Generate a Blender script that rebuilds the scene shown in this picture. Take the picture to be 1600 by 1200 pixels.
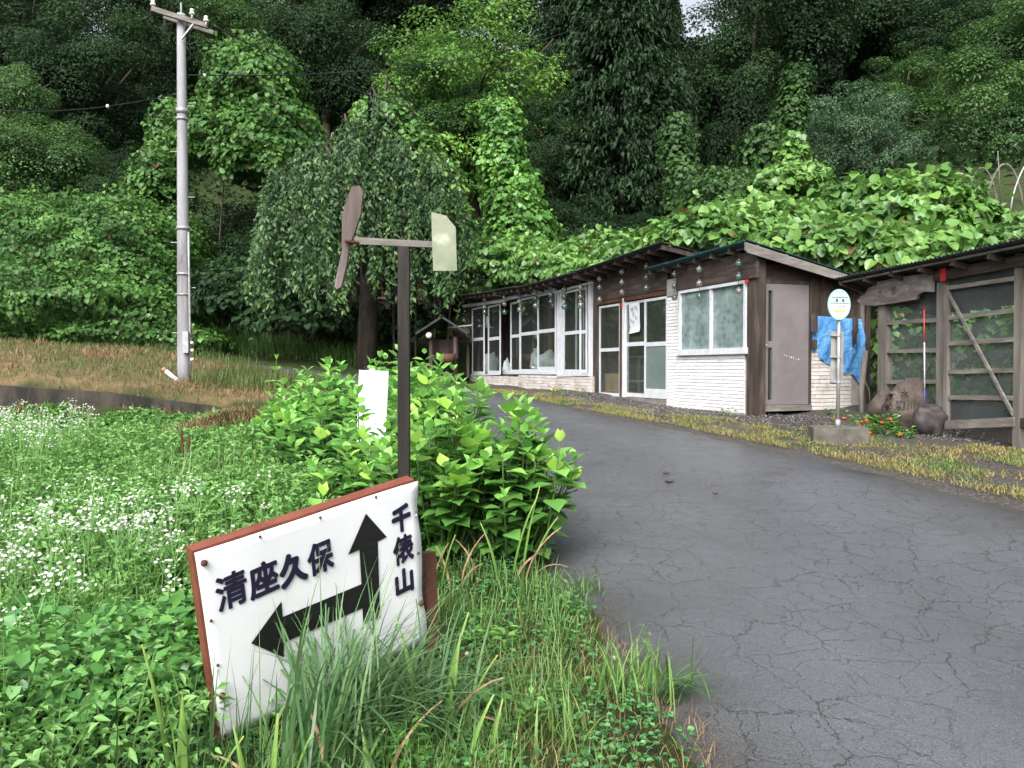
import bpy, math, random
import numpy as np
from mathutils import Vector, Matrix

# ------------------------------------------------------------------ camera, sky, sun, exposure
SC = bpy.context.scene
COL = SC.collection
for o in list(bpy.data.objects):
    bpy.data.objects.remove(o, do_unlink=True)
FPX, PITCH, EYE = 1250.0, math.atan(25 / 1250), 1.5      # focal length in px of a 1600 px wide frame
cam_d = bpy.data.cameras.new('camera'); cam = bpy.data.objects.new('camera', cam_d); COL.objects.link(cam)
cam_d.sensor_width = 36; cam_d.lens = 36 * FPX / 1600; cam_d.clip_start = .05; cam_d.clip_end = 1500
cam.location = (0, 0, EYE); cam.rotation_euler = (math.pi / 2 - PITCH, 0, 0)
SC.camera = cam
SUN_EL, SUN_AZ = math.radians(44), math.radians(196)      # azimuth clockwise from +Y
world = bpy.data.worlds.new('World'); SC.world = world; world.use_nodes = True
wn = world.node_tree; wn.nodes.clear()
sky = wn.nodes.new('ShaderNodeTexSky'); sky.sky_type = 'NISHITA'; sky.sun_disc = False
sky.sun_elevation = SUN_EL; sky.sun_rotation = SUN_AZ; sky.air_density = 1.0; sky.dust_density = 6.0; sky.ozone_density = 1.0
hs = wn.nodes.new('ShaderNodeHueSaturation'); hs.inputs['Saturation'].default_value = .35   # overcast: a paler sky
bg = wn.nodes.new('ShaderNodeBackground'); bg.inputs[1].default_value = .13
wo = wn.nodes.new('ShaderNodeOutputWorld')
wn.links.new(sky.outputs[0], hs.inputs['Color']); wn.links.new(hs.outputs[0], bg.inputs[0]); wn.links.new(bg.outputs[0], wo.inputs[0])
sun_d = bpy.data.lights.new('sun', 'SUN'); sun_d.energy = 1.5; sun_d.angle = math.radians(40); sun_d.color = (.97, .98, 1)
sun = bpy.data.objects.new('sun', sun_d); COL.objects.link(sun)
sd = Vector((math.sin(SUN_AZ) * math.cos(SUN_EL), math.cos(SUN_AZ) * math.cos(SUN_EL), math.sin(SUN_EL)))
sun.rotation_euler = sd.to_track_quat('Z', 'Y').to_euler(); sun.location = (0, -10, 30)
SC.view_settings.view_transform = 'Standard'; SC.view_settings.look = 'None'
SC.view_settings.exposure = 1.28; SC.view_settings.gamma = 1
cy = SC.cycles
cy.max_bounces = 6; cy.diffuse_bounces = 4; cy.glossy_bounces = 3; cy.transmission_bounces = 4; cy.transparent_max_bounces = 12
cy.use_denoising = True; cy.denoiser = 'OPENIMAGEDENOISE'; cy.caustics_reflective = False; cy.caustics_refractive = False
cy.use_adaptive_sampling = True; cy.adaptive_threshold = .02

# ------------------------------------------------------------------ helpers
rng = np.random.default_rng(11); random.seed(5)
R = math.radians
COSP, SINP = math.cos(PITCH), math.sin(PITCH)
def at(px, py, Y):
    cx, cy_ = (px - 800) / FPX, (600 - py) / FPX
    d = np.array([cx, COSP + cy_ * SINP, -SINP + cy_ * COSP]); d *= Y / d[1]
    return np.array([d[0], d[1], d[2] + EYE])
def nrm(a):
    a = np.asarray(a, float); return a / (np.linalg.norm(a, axis=-1, keepdims=True) + 1e-9)
def origin_of(p):
    o = np.zeros(3)
    while p is not None:
        o += np.array(p.location); p = p.parent
    return o
def tag(o, label=None, cat=None, group=None, kind=None):
    if label: o['label'] = label
    if cat: o['category'] = cat
    if group: o['group'] = group
    if kind: o['kind'] = kind
    return o
def empty(name, loc, label=None, cat=None, group=None):
    o = bpy.data.objects.new(name, None); COL.objects.link(o); o.location = [float(v) for v in loc]
    o.empty_display_size = .1
    return tag(o, label, cat, group)
def link(name, me, parent=None, loc=(0, 0, 0)):
    o = bpy.data.objects.new(name, me); COL.objects.link(o)
    o.parent = parent; o.location = [float(v) for v in loc]
    return o
def obj(name, VF, mat, parent=None, smooth=False):
    """one mesh object from world-space vertices; parent chain only translates"""
    V, Fc = VF
    V = np.asarray(V, float) - origin_of(parent)
    me = bpy.data.meshes.new(name); me.from_pydata([tuple(v) for v in V], [], [tuple(int(i) for i in f) for f in Fc]); me.update()
    me.materials.append(mat)
    if smooth: me.polygons.foreach_set('use_smooth', np.ones(len(me.polygons), bool))
    return link(name, me, parent)
def mesh_np(name, V, Fc, mat, v=None, smooth=False):
    """fast mesh from an (n,3) array and an (m,k) face array; v = one value per face for colour variation"""
    V = np.ascontiguousarray(V, np.float32); Fc = np.ascontiguousarray(Fc, np.int32)
    me = bpy.data.meshes.new(name); m, k = Fc.shape
    me.vertices.add(len(V)); me.vertices.foreach_set('co', V.ravel())
    me.loops.add(m * k); me.loops.foreach_set('vertex_index', Fc.ravel())
    me.polygons.add(m); me.polygons.foreach_set('loop_start', np.arange(0, m * k, k, dtype=np.int32))
    if smooth: me.polygons.foreach_set('use_smooth', np.ones(m, bool))
    me.update(calc_edges=True)
    if v is not None:
        a = me.attributes.new('v', 'FLOAT', 'FACE'); a.data.foreach_set('value', np.ascontiguousarray(v, np.float32))
    if mat: me.materials.append(mat)
    return me
def merge(parts):
    V, Fc, n = [], [], 0
    for v, f in parts:
        V += [np.asarray(v, float)]; Fc += [tuple(i + n for i in q) for q in f]; n += len(v)
    return np.concatenate(V), Fc
BOXF = [(0, 1, 3, 2), (4, 6, 7, 5), (0, 4, 5, 1), (2, 3, 7, 6), (0, 2, 6, 4), (1, 5, 7, 3)]
def frame_box(o, a, b, c, jit=0.0):
    """parallelepiped at corner o with edge vectors a, b, c"""
    o, a, b, c = (np.asarray(q, float) for q in (o, a, b, c))
    V = np.array([o + a * i + b * j + c * k for i in (0, 1) for j in (0, 1) for k in (0, 1)])
    if jit: V += rng.uniform(-jit, jit, V.shape)
    if np.dot(np.cross(a, b), c) < 0: return V, [q[::-1] for q in BOXF]
    return V, BOXF
def beam(p0, p1, w, h, up=(0, 0, 1), jit=.003):
    p0, p1 = np.asarray(p0, float), np.asarray(p1, float); d = p1 - p0
    s = nrm(np.cross(d, up)); u = nrm(np.cross(s, d))
    return frame_box(p0 - s * w / 2 - u * h / 2, d, s * w, u * h, jit)
def tube(P, r, k=8, cap=True):
    P = np.asarray(P, float); n = len(P); r = np.broadcast_to(np.asarray(r, float), (n,))
    T = nrm(np.gradient(P, axis=0)); V = []
    ref = np.array([0, 0, 1.]) if abs(T[0][2]) < .9 else np.array([1., 0, 0])
    for i in range(n):
        s = nrm(np.cross(T[i], ref)); u = np.cross(s, T[i])
        a = np.arange(k) * 2 * np.pi / k
        V.append(P[i] + r[i] * (np.cos(a)[:, None] * s + np.sin(a)[:, None] * u))
    Fc = [(i * k + j, i * k + (j + 1) % k, (i + 1) * k + (j + 1) % k, (i + 1) * k + j) for i in range(n - 1) for j in range(k)]
    if cap: Fc += [tuple(range(k))[::-1], tuple((n - 1) * k + j for j in range(k))]
    return np.concatenate(V), Fc
def prism(poly, d):
    """polygon of 3-D points extruded by vector d"""
    poly = np.asarray(poly, float); n = len(poly); V = np.concatenate([poly, poly + np.asarray(d, float)])
    return V, [tuple(range(n))[::-1], tuple(range(n, 2 * n))] + [(i, (i + 1) % n, n + (i + 1) % n, n + i) for i in range(n)]
def ball(c, r, k=12, m=8, sq=(1, 1, 1)):
    V = [(0, 0, 1)]
    for i in range(1, m):
        th = math.pi * i / m
        V += [(math.sin(th) * math.cos(2 * math.pi * j / k), math.sin(th) * math.sin(2 * math.pi * j / k), math.cos(th)) for j in range(k)]
    V.append((0, 0, -1)); Fc = [(0, 1 + j, 1 + (j + 1) % k) for j in range(k)]
    for i in range(m - 2):
        Fc += [(1 + i * k + j, 1 + (i + 1) * k + j, 1 + (i + 1) * k + (j + 1) % k, 1 + i * k + (j + 1) % k) for j in range(k)]
    e = len(V) - 1; b = 1 + (m - 2) * k
    Fc += [(e, b + (j + 1) % k, b + j) for j in range(k)]
    return np.array(V) * r * np.array(sq) + np.asarray(c, float), Fc
def inside(poly, x, y):
    poly = np.asarray(poly, float); r = np.zeros(len(x), bool); j = len(poly) - 1
    for i in range(len(poly)):
        xi, yi = poly[i]; xj, yj = poly[j]
        c = ((yi > y) != (yj > y)) & (x < (xj - xi) * (y - yi) / (yj - yi + 1e-12) + xi)
        r ^= c; j = i
    return r
def scatter(poly, n):
    poly = np.asarray(poly, float); lo, hi = poly.min(0), poly.max(0); out = np.zeros((0, 2))
    while len(out) < n:
        p = rng.uniform(lo, hi, (n * 2, 2)); out = np.concatenate([out, p[inside(poly, p[:, 0], p[:, 1])]])
    return out[:n]
_ph = rng.uniform(0, 6.28, (8, 2)); _kk = rng.normal(0, 1, (8, 2))
def wob(x, y, s):
    """cheap smooth noise about -1..1, s = feature size"""
    t = 0
    for i in range(8):
        t = t + np.sin((_kk[i, 0] * x + _kk[i, 1] * y) / s * 2 + _ph[i, 0])
    return t / 4
# ------------------------------------------------------------------ materials
def node(nt, t, ins=None, **props):
    n = nt.nodes.new('ShaderNode' + t)
    for k, v in props.items(): setattr(n, k, v)
    for k, v in (ins or {}).items():
        s = n.inputs[k]
        if isinstance(v, bpy.types.NodeSocket): nt.links.new(v, s)
        else: s.default_value = v
    return n
def ramp(nt, fac, stops, interp='LINEAR'):
    n = nt.nodes.new('ShaderNodeValToRGB'); cr = n.color_ramp; cr.interpolation = interp
    while len(cr.elements) < len(stops): cr.elements.new(.5)
    for e, (p, c) in zip(cr.elements, stops):
        e.position = p; e.color = (c[0], c[1], c[2], 1) if not isinstance(c, (int, float)) else (c, c, c, 1)
    nt.links.new(fac, n.inputs[0]); return n.outputs[0]
def new_mat(name):
    m = bpy.data.materials.new(name); m.use_nodes = True
    nt = m.node_tree; return m, nt, nt.nodes['Principled BSDF']
def coords(nt, stretch=(1, 1, 1), rot=0, which='Object'):
    tc = node(nt, 'TexCoord'); return node(nt, 'Mapping', {'Vector': tc.outputs[which], 'Scale': stretch, 'Rotation': (0, 0, rot)}).outputs[0]
def mat_noise(name, stops, scale=8, rough=.75, stretch=(1, 1, 1), rot=0, bump=.15, spec=.3, detail=8, fine=0, metal=0, dist=0.2):
    m, nt, b = new_mat(name); co = coords(nt, stretch, rot)
    n = node(nt, 'TexNoise', {'Vector': co, 'Scale': scale, 'Detail': detail, 'Roughness': .65, 'Distortion': dist})
    c = ramp(nt, n.outputs[0], stops); nt.links.new(c, b.inputs['Base Color'])
    b.inputs['Roughness'].default_value = rough; b.inputs['Specular IOR Level'].default_value = spec; b.inputs['Metallic'].default_value = metal
    if bump:
        n2 = node(nt, 'TexNoise', {'Vector': co, 'Scale': fine or scale * 4, 'Detail': 5})
        bp = node(nt, 'Bump', {'Strength': bump, 'Distance': .01, 'Height': n2.outputs[0]}); nt.links.new(bp.outputs[0], b.inputs['Normal'])
    return m
def mat_leaf(name, stops, trans=.28, rough=.42, spec=.5, src='attr', gain=1.0, wb=(1.03, 1, 1.18)):
    """leaf blades: colour differs from leaf to leaf"""
    stops = [(q, tuple(min(1, x * gain * w) for x, w in zip(c, wb if c[1] > c[0] * 1.2 else (1, 1, 1)))) for q, c in stops]
    m, nt, b = new_mat(name)
    if src == 'attr': f = node(nt, 'Attribute', attribute_name='v').outputs['Fac']
    else: f = node(nt, 'ObjectInfo').outputs['Random']
    c = ramp(nt, f, stops)
    nt.links.new(c, b.inputs['Base Color']); b.inputs['Roughness'].default_value = rough; b.inputs['Specular IOR Level'].default_value = spec
    hs_ = node(nt, 'HueSaturation', {'Hue': .485, 'Saturation': .95, 'Value': 1.25, 'Color': c})
    tr = node(nt, 'BsdfTranslucent', {'Color': hs_.outputs[0]})
    mx = node(nt, 'MixShader', {0: trans, 1: b.outputs[0], 2: tr.outputs[0]})
    nt.links.new(mx.outputs[0], nt.nodes['Material Output'].inputs[0]); return m
def plain(name, c, rough=.6, spec=.4, metal=0, var=.12, scale=6):
    lo = [v * (1 - var) for v in c]; hi = [min(1, v * (1 + var)) for v in c]
    return mat_noise(name, [(.3, lo), (.7, hi)], scale, rough, bump=.05, spec=spec, metal=metal)
M = {}
M['wood_dark'] = mat_noise('weathered_dark_wood', [(.25, (.016, .011, .009)), (.5, (.045, .032, .026)), (.72, (.10, .08, .07))], 9, .8, (1, 1, .12), bump=.3)
M['wood_dark_h'] = mat_noise('weathered_dark_boards', [(.25, (.018, .013, .011)), (.5, (.05, .036, .03)), (.75, (.11, .088, .075))], 9, .8, (.2, .2, 1.6), bump=.3)
M['wood_black'] = mat_noise('blackened_post_wood', [(.25, (.006, .005, .005)), (.5, (.018, .014, .012)), (.75, (.06, .05, .045))], 11, .8, (1, 1, .1), bump=.35)
M['wood_red'] = mat_noise('red_brown_timber', [(.25, (.03, .012, .008)), (.5, (.075, .032, .02)), (.75, (.13, .07, .045))], 8, .75, (.3, .3, .15), bump=.25)
M['wood_grey'] = mat_noise('silvered_timber', [(.25, (.06, .052, .045)), (.5, (.14, .125, .11)), (.75, (.24, .22, .2))], 9, .85, (1, 1, .12), bump=.3)
M['wood_grey_h'] = mat_noise('silvered_rails', [(.25, (.07, .062, .055)), (.5, (.16, .145, .13)), (.75, (.27, .25, .23))], 9, .85, (.3, .3, 1.5), bump=.3)
M['wood_pale'] = mat_noise('pale_timber', [(.3, (.22, .13, .06)), (.7, (.42, .28, .15))], 5, .7, (.6, .6, .2), bump=.15)
M['paint_red'] = mat_noise('red_brown_paint', [(.2, (.085, .022, .014)), (.55, (.17, .052, .032)), (.8, (.23, .09, .06))], 14, .6, (.5, .5, .5), bump=.25)
M['alu'] = mat_noise('aluminium_sash', [(.3, (.55, .58, .62)), (.7, (.72, .75, .8))], 5, .42, bump=.03, metal=.25, spec=.5)
M['alu_old'] = mat_noise('dull_metal', [(.3, (.24, .25, .26)), (.7, (.4, .41, .42))], 12, .5, bump=.08, metal=.5)
M['roof_dark'] = mat_noise('dark_roof_sheet', [(.3, (.012, .014, .014)), (.6, (.03, .034, .034)), (.8, (.07, .065, .06))], 5, .6, bump=.1)
M['roof_teal'] = mat_noise('faded_teal_roof_sheet', [(.3, (.01, .035, .038)), (.6, (.02, .075, .085)), (.82, (.1, .11, .1))], 4, .55, bump=.1)
M['concrete'] = mat_noise('grey_concrete', [(.25, (.16, .155, .145)), (.55, (.27, .265, .25)), (.8, (.36, .35, .34))], 6, .9, bump=.25)
M['concrete_dark'] = mat_noise('stained_concrete', [(.3, (.008, .009, .008)), (.45, (.03, .027, .023)), (.6, (.06, .05, .04)), (.72, (.03, .035, .02))], 2.2, .95, (1.4, 1.4, .5), bump=.8)
M['bark'] = mat_noise('tree_bark', [(.3, (.018, .014, .011)), (.7, (.07, .058, .046))], 7, .9, (1, 1, .25), bump=.5)
M['rock'] = mat_noise('brown_rock', [(.25, (.03, .024, .02)), (.55, (.085, .066, .055)), (.8, (.17, .14, .12))], 6, .85, bump=.6)
M['black'] = plain('black_paint', (.012, .011, .012), .45, .4, var=.3, scale=20)
M['ink'] = plain('dark_indigo_paint', (.012, .008, .03), .5, .4)
M['rust'] = plain('rusty_iron', (.07, .03, .018), .8, .3, var=.5, scale=60)
M['white'] = plain('white_plastic', (.56, .57, .6), .5, .4, var=.06)
M['red'] = plain('red_paint', (.5, .03, .03), .5); M['blue'] = plain('blue_paint', (.04, .08, .3), .5)
M['porcelain'] = plain('porcelain', (.75, .72, .68), .25, .6, var=.1)
M['straw'] = mat_leaf('dry_straw', [(0, (.11, .07, .035)), (.5, (.20, .135, .07)), (1, (.33, .25, .14))], .15, .8, .1)
# ------------------------------------------------------------------ terrain, road
CP = np.array([
 (1.5,-6,-.3),(1.5,0,-.02),(2,3,.12),(2,5,.25),(1.8,8.5,.48),(.6,12,.68),(0,15,.8),(-1,18,.9),(-2.5,21,1.0),(-5,24,1.25),(-10,26,1.65),(-17,28,2.0),(-30,31,2.6),
 (5,3,.2),(5,6.5,.38),(4.2,9,.55),(6,9,.57),(3.2,12,.73),(5,11.5,.72),(7,10,.66),(9,9,.66),(9,4,.3),(1,19.5,.97),(0,23,1.0),(-1,27,1.08),(2.2,16.5,.88),
 (-1,1.5,-.05),(-2,3,-.05),(-3,5,.05),(-4,8,.25),(-3.4,11,.45),(-8,8,.2),(-8,12.6,.5),(-.6,6,.3),(-1.4,9,.5),(-2.6,12,.66),(-.5,4,.14),(-.8,3.2,.0),(.2,3.2,.12),(-6,4,-.05),(-10,3,-.1),
 (-8.6,13.35,.66),(-8.6,13.75,1.2),(-12,13.4,.75),(-12,13.8,1.3),(-7,13.6,.64),(-7,13.95,1.1),(-5.6,14.1,.66),(-5.6,14.4,.86),(-4.2,14.5,.85),(-9,18,1.8),(-12,19,2.1),(-9.5,21,1.95),(-6.55,16,1.25),(-5.2,17.5,1.2),(-7,22.3,1.55),(-4,18,1.05),(-17,16,1.9),
 (4,16.5,1.0),(6,16,1.3),(3,22,1.2),(1.5,28,1.4),(7,18,2.6),(8,21,4.2),(9,24,5.6),(13,14,2.2),(14,18,4.2),(12,11,.9),(4.5,26,3.0),(3,31,3.4),
 (-4,30,2.0),(-8,32,2.6),(-14,33,3.2),(-20,34,3.8),(-14,38,7),(-22,39,7.5),(-30,40,8),(-4,38,4.5),(3,38,6.5),(10,36,9.5),(18,34,11),(26,30,11),
 (-10,50,12.5),(5,50,13),(20,50,17),(-30,52,14),(-10,70,24),(10,70,25),(35,60,24),(-40,70,25),(0,110,44),(50,110,46),(-60,110,44),(60,40,20),(-70,40,10),(-40,10,.5),(-60,-20,-1),(40,0,.5),(60,-20,0),(0,-25,-1),(30,12,3)], float)
def _phi(a, b): return np.sqrt(((a[:, None, :] - b[None, :, :]) ** 2).sum(-1) + .04)
_n = len(CP); _A = np.zeros((_n + 3, _n + 3)); _A[:_n, :_n] = _phi(CP[:, :2], CP[:, :2]); _A[:_n, _n] = 1; _A[:_n, _n + 1:] = CP[:, :2]; _A[_n:, :_n] = _A[:_n, _n:].T
_w = np.linalg.solve(_A, np.concatenate([CP[:, 2], np.zeros(3)]))
def gz(x, y):
    x = np.atleast_1d(np.asarray(x, float)); y = np.atleast_1d(np.asarray(y, float)); q = np.stack([x, y], 1); out = np.empty(len(q))
    for i in range(0, len(q), 20000):
        s = q[i:i + 20000]; out[i:i + 20000] = _phi(s, CP[:, :2]) @ _w[:_n] + _w[_n] + s @ _w[_n + 1:]
    return out
def g1(x, y): return float(gz(x, y)[0])
def spline(P, n):
    P = np.asarray(P, float); s = np.concatenate([[0], np.cumsum(np.linalg.norm(np.diff(P, axis=0), axis=1))])
    t = np.linspace(0, s[-1], n); out = np.stack([np.interp(t, s, P[:, k]) for k in (0, 1)], 1)
    for _ in range(int(n / 40)): out[1:-1] = (out[:-2] + 2 * out[1:-1] + out[2:]) / 4
    return out
RL = spline([(1.1, -4), (.72, 1.5), (.62, 3), (.36, 4.2), (.26, 5), (.2, 6.4), (-.1, 8.6), (-.8, 12), (-1.9, 15), (-3.6, 18), (-6.5, 20.6), (-12, 23.2), (-20, 25.5), (-40, 29)], 640)
RR = spline([(7.5, -4), (5.6, 2), (4.16, 6.5), (3.4, 8.5), (1.9, 11.9), (.84, 15), (-.2, 18), (-1.3, 21.2), (-3.4, 23.8), (-7, 26), (-13, 27.6), (-22, 29.6), (-40, 33)], 640)
RL[:, 0] += .10 * wob(RL[:, 0] * 3, RL[:, 1], .35); RR[:, 0] += .07 * wob(RR[:, 0] * 2, RR[:, 1] + 9, .3); RR[:, 1] += .05 * wob(RR[:, 0] * 2, RR[:, 1], .2)
ROAD = np.concatenate([RL, RR[::-1]])
BANK = [(-16, 13.7), (-8.6, 13.75), (-5.4, 14.4), (-4.0, 15), (-3.7, 17.2), (-5.6, 19.6), (-12, 22.6), (-22, 25)]
def axis(lo, hi, d0, grow):
    a = [0.0]; d = d0
    while a[-1] < hi: a.append(a[-1] + d); d *= grow
    b = [0.0]; d = d0
    while b[-1] > lo: b.append(b[-1] - d); d *= grow
    return np.array(sorted(set(a + b)))
gx = axis(-150, 150, .12, 1.035); gy = axis(-22, 148, .13, 1.028) + 4
X, Y = np.meshgrid(gx, gy); xs, ys = X.ravel(), Y.ravel(); zs = gz(xs, ys)
onroad = inside(ROAD, xs, ys); rdist = np.full(len(xs), 9.0); nr = np.where((ys < 36) & (ys > -6) & (xs > -45) & (xs < 12))[0]; E2 = np.concatenate([RL[::2], RR[::2]])
for i in range(0, len(nr), 4000): q = nr[i:i + 4000]; rdist[q] = np.sqrt(((np.stack([xs[q], ys[q]], 1)[:, None, :] - E2[None]) ** 2).sum(-1).min(1))
zs = zs - np.where(onroad, .02 + .10 * np.clip(rdist / .3, 0, 1), .022 - .022 * np.clip(rdist / .5, 0, 1)) + .025 * wob(xs, ys, .5) * (~onroad) * (ys < 30) * np.clip(rdist / .6, 0, 1)
nx, ny = len(gx), len(gy); ii = (np.arange(ny - 1)[:, None] * nx + np.arange(nx - 1)[None]).ravel()
gF = np.stack([ii, ii + 1, ii + nx + 1, ii + nx], 1)
BUILD = [(-2.6, 24), (-.4, 18), (.7, 15), (1.8, 11.9), (3.2, 8.5), (3.95, 6.6), (5.0, 3.5), (9, 3.5), (9, 15), (2, 28)]
dry = inside(BANK, xs, ys).astype(float); soil = inside(BUILD, xs, ys).astype(float)
me = mesh_np('ground', np.stack([xs, ys, zs], 1), gF, None, smooth=True)
for nm, arr in (('dry', dry), ('soil', soil)):
    a = me.attributes.new(nm, 'FLOAT', 'POINT'); a.data.foreach_set('value', arr.astype(np.float32))
m, nt, b = new_mat('earth_and_turf'); co = coords(nt)
n1 = node(nt, 'TexNoise', {'Vector': co, 'Scale': 3.5, 'Detail': 9, 'Roughness': .7}); n2 = node(nt, 'TexNoise', {'Vector': co, 'Scale': 40, 'Detail': 5, 'Roughness': .7})
turf = ramp(nt, n1.outputs[0], [(.3, (.018, .022, .01)), (.5, (.03, .05, .014)), (.7, (.055, .045, .025))])
drc = ramp(nt, n1.outputs[0], [(.3, (.05, .085, .022)), (.45, (.11, .085, .04)), (.6, (.17, .12, .065)), (.75, (.07, .10, .03))])
sol = ramp(nt, n2.outputs[0], [(.3, (.03, .026, .023)), (.52, (.065, .058, .052)), (.72, (.17, .16, .15))])
ad = node(nt, 'Attribute', attribute_name='dry').outputs['Fac']; as_ = node(nt, 'Attribute', attribute_name='soil').outputs['Fac']
mx1 = node(nt, 'Mix', {0: ad, 6: turf, 7: drc}, data_type='RGBA'); mx2 = node(nt, 'Mix', {0: as_, 6: mx1.outputs[2], 7: sol}, data_type='RGBA')
nt.links.new(mx2.outputs[2], b.inputs['Base Color']); b.inputs['Roughness'].default_value = .95; b.inputs['Specular IOR Level'].default_value = .15
bp = node(nt, 'Bump', {'Strength': .6, 'Distance': .03, 'Height': n2.outputs[0]}); nt.links.new(bp.outputs[0], b.inputs['Normal'])
me.materials.append(m); M['earth'] = m
tag(link('ground', me), 'earth and turf ground rising into the wooded hill', kind='structure')
# asphalt with crazing cracks, damp stains and grit
m, nt, b = new_mat('cracked_asphalt'); co = coords(nt)
wv = node(nt, 'TexNoise', {'Vector': co, 'Scale': 2.2, 'Detail': 6, 'Roughness': .6})
wv2 = node(nt, 'TexNoise', {'Vector': co, 'Scale': 26, 'Detail': 3})
dv = node(nt, 'VectorMath', {0: wv.outputs['Color'], 1: (.26, .26, .26)}, operation='MULTIPLY'); dv2 = node(nt, 'VectorMath', {0: wv2.outputs['Color'], 1: (.06, .06, .06)}, operation='MULTIPLY')
cv0 = node(nt, 'VectorMath', {0: co, 1: dv.outputs[0]}, operation='ADD'); cv = node(nt, 'VectorMath', {0: cv0.outputs[0], 1: dv2.outputs[0]}, operation='ADD')
def crack(scale, width):
    v = node(nt, 'TexVoronoi', {'Vector': cv.outputs[0], 'Scale': scale, 'Randomness': 1}, feature='DISTANCE_TO_EDGE', voronoi_dimensions='2D')
    return ramp(nt, v.outputs['Distance'], [(0, 1), (width * .5, .8), (width, 0)])
big = crack(2.9, .013); small = crack(6.0, .017)
mk = node(nt, 'TexNoise', {'Vector': co, 'Scale': .55, 'Detail': 4, 'Roughness': .6})
wig = node(nt, 'TexNoise', {'Vector': co, 'Scale': 5, 'Detail': 3})
mkb = ramp(nt, mk.outputs[0], [(.36, .2), (.5, .9)]); mks = ramp(nt, mk.outputs[0], [(.38, .1), (.52, .9)]); brk = ramp(nt, wig.outputs[0], [(.36, 0), (.5, 1)])
c1 = node(nt, 'Math', {0: big, 1: mkb}, operation='MULTIPLY'); c1 = node(nt, 'Math', {0: c1.outputs[0], 1: brk}, operation='MULTIPLY')
c2 = node(nt, 'Math', {0: small, 1: mks}, operation='MULTIPLY'); c2 = node(nt, 'Math', {0: c2.outputs[0], 1: brk}, operation='MULTIPLY')
ck = node(nt, 'Math', {0: c1.outputs[0], 1: c2.outputs[0]}, operation='MAXIMUM')
gr = node(nt, 'TexNoise', {'Vector': co, 'Scale': 120, 'Detail': 4, 'Roughness': .7}); st = node(nt, 'TexNoise', {'Vector': co, 'Scale': 1.1, 'Detail': 8, 'Roughness': .65})
gc = ramp(nt, gr.outputs[0], [(.3, (.042, .043, .049)), (.5, (.080, .083, .089)), (.64, (.118, .122, .13)), (.74, (.25, .25, .268))])
wet = ramp(nt, st.outputs[0], [(.3, .62), (.42, .92), (.6, 1.0), (.75, 1.1)])
c3 = node(nt, 'Mix', {0: 1.0, 6: gc, 7: wet}, data_type='RGBA', blend_type='MULTIPLY')
c4 = node(nt, 'Mix', {0: ck.outputs[0], 6: c3.outputs[2], 7: (.024, .024, .025, 1)}, data_type='RGBA')
ua = node(nt, 'Attribute', attribute_name='u').outputs['Fac']; un = node(nt, 'Math', {0: st.outputs[0], 1: .14, 2: ua}, operation='MULTIPLY_ADD')
trk = ramp(nt, un.outputs[0], [(.0, (.62, .56, .48)), (.11, (.8, .78, .74)), (.17, (.98, .98, .98)), (.33, (1.12, 1.12, 1.12)), (.5, (.97, .97, .97)), (.74, (1.12, 1.12, 1.12)), (.9, (.97, .97, .97)), (1.0, (.75, .72, .66))])
c5 = node(nt, 'Mix', {0: 1.0, 6: c4.outputs[2], 7: trk}, data_type='RGBA', blend_type='MULTIPLY')
nt.links.new(c5.outputs[2], b.inputs['Base Color']); rr = ramp(nt, st.outputs[0], [(.33, .28), (.46, .42), (.65, .52)]); nt.links.new(rr, b.inputs['Roughness'])
hh = node(nt, 'Math', {0: gr.outputs[0], 1: .35}, operation='MULTIPLY'); hh2 = node(nt, 'Math', {0: hh.outputs[0], 1: ck.outputs[0]}, operation='SUBTRACT')
bp = node(nt, 'Bump', {'Strength': .55, 'Distance': .012, 'Height': hh2.outputs[0]}); nt.links.new(bp.outputs[0], b.inputs['Normal']); b.inputs['Specular IOR Level'].default_value = .45
M['asphalt'] = m
K = 26; tt = np.linspace(0, 1, K); rx = RL[:, None, :] * (1 - tt)[None, :, None] + RR[:, None, :] * tt[None, :, None]
rp = rx.reshape(-1, 2); rz = gz(rp[:, 0], rp[:, 1]) + .012 + .012 * wob(rp[:, 0], rp[:, 1], 1.2)
edge = np.tile((np.arange(K) == 0) | (np.arange(K) == K - 1), len(RL)); rz[edge] -= .07
ii = (np.arange(len(RL) - 1)[:, None] * K + np.arange(K - 1)[None]).ravel()
rme = mesh_np('road', np.column_stack([rp, rz]), np.stack([ii, ii + 1, ii + K + 1, ii + K], 1), M['asphalt'], smooth=True); a = rme.attributes.new('u', 'FLOAT', 'POINT'); a.data.foreach_set('value', np.tile(tt, len(RL)).astype(np.float32))
tag(link('road', rme), 'cracked damp grey asphalt lane curving past the sheds', kind='structure')
def road_z(x, y): return g1(x, y) + .012
# retaining wall under the mown bank
wr = empty('retaining_wall', (-8, 13.5, .6), 'low stained concrete retaining wall below the mown brown bank', 'wall')
pts = [(-16, 13.45, .8, 1.38), (-12, 13.45, .7, 1.3), (-8.6, 13.45, .6, 1.2), (-7, 13.68, .58, 1.08), (-5.6, 14.12, .6, .86), (-5.0, 14.35, .62, .76)]
for i in range(len(pts) - 1):
    p, q = pts[i], pts[i + 1]; n = 3 if i < 3 else 1
    for k in range(n):
        a = [p[j] + (q[j] - p[j]) * k / n for j in range(4)]; c = [p[j] + (q[j] - p[j]) * (k + 1) / n for j in range(4)]
        c[0] -= .002
        f = [(a[0], a[1], a[2] - .3), (c[0], c[1], c[2] - .3), (c[0], c[1] + .05, c[3]), (a[0], a[1] + .05, a[3])]
        obj('wall_section', prism(f, (0, .22, 0)), M['concrete_dark'], wr)
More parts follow.
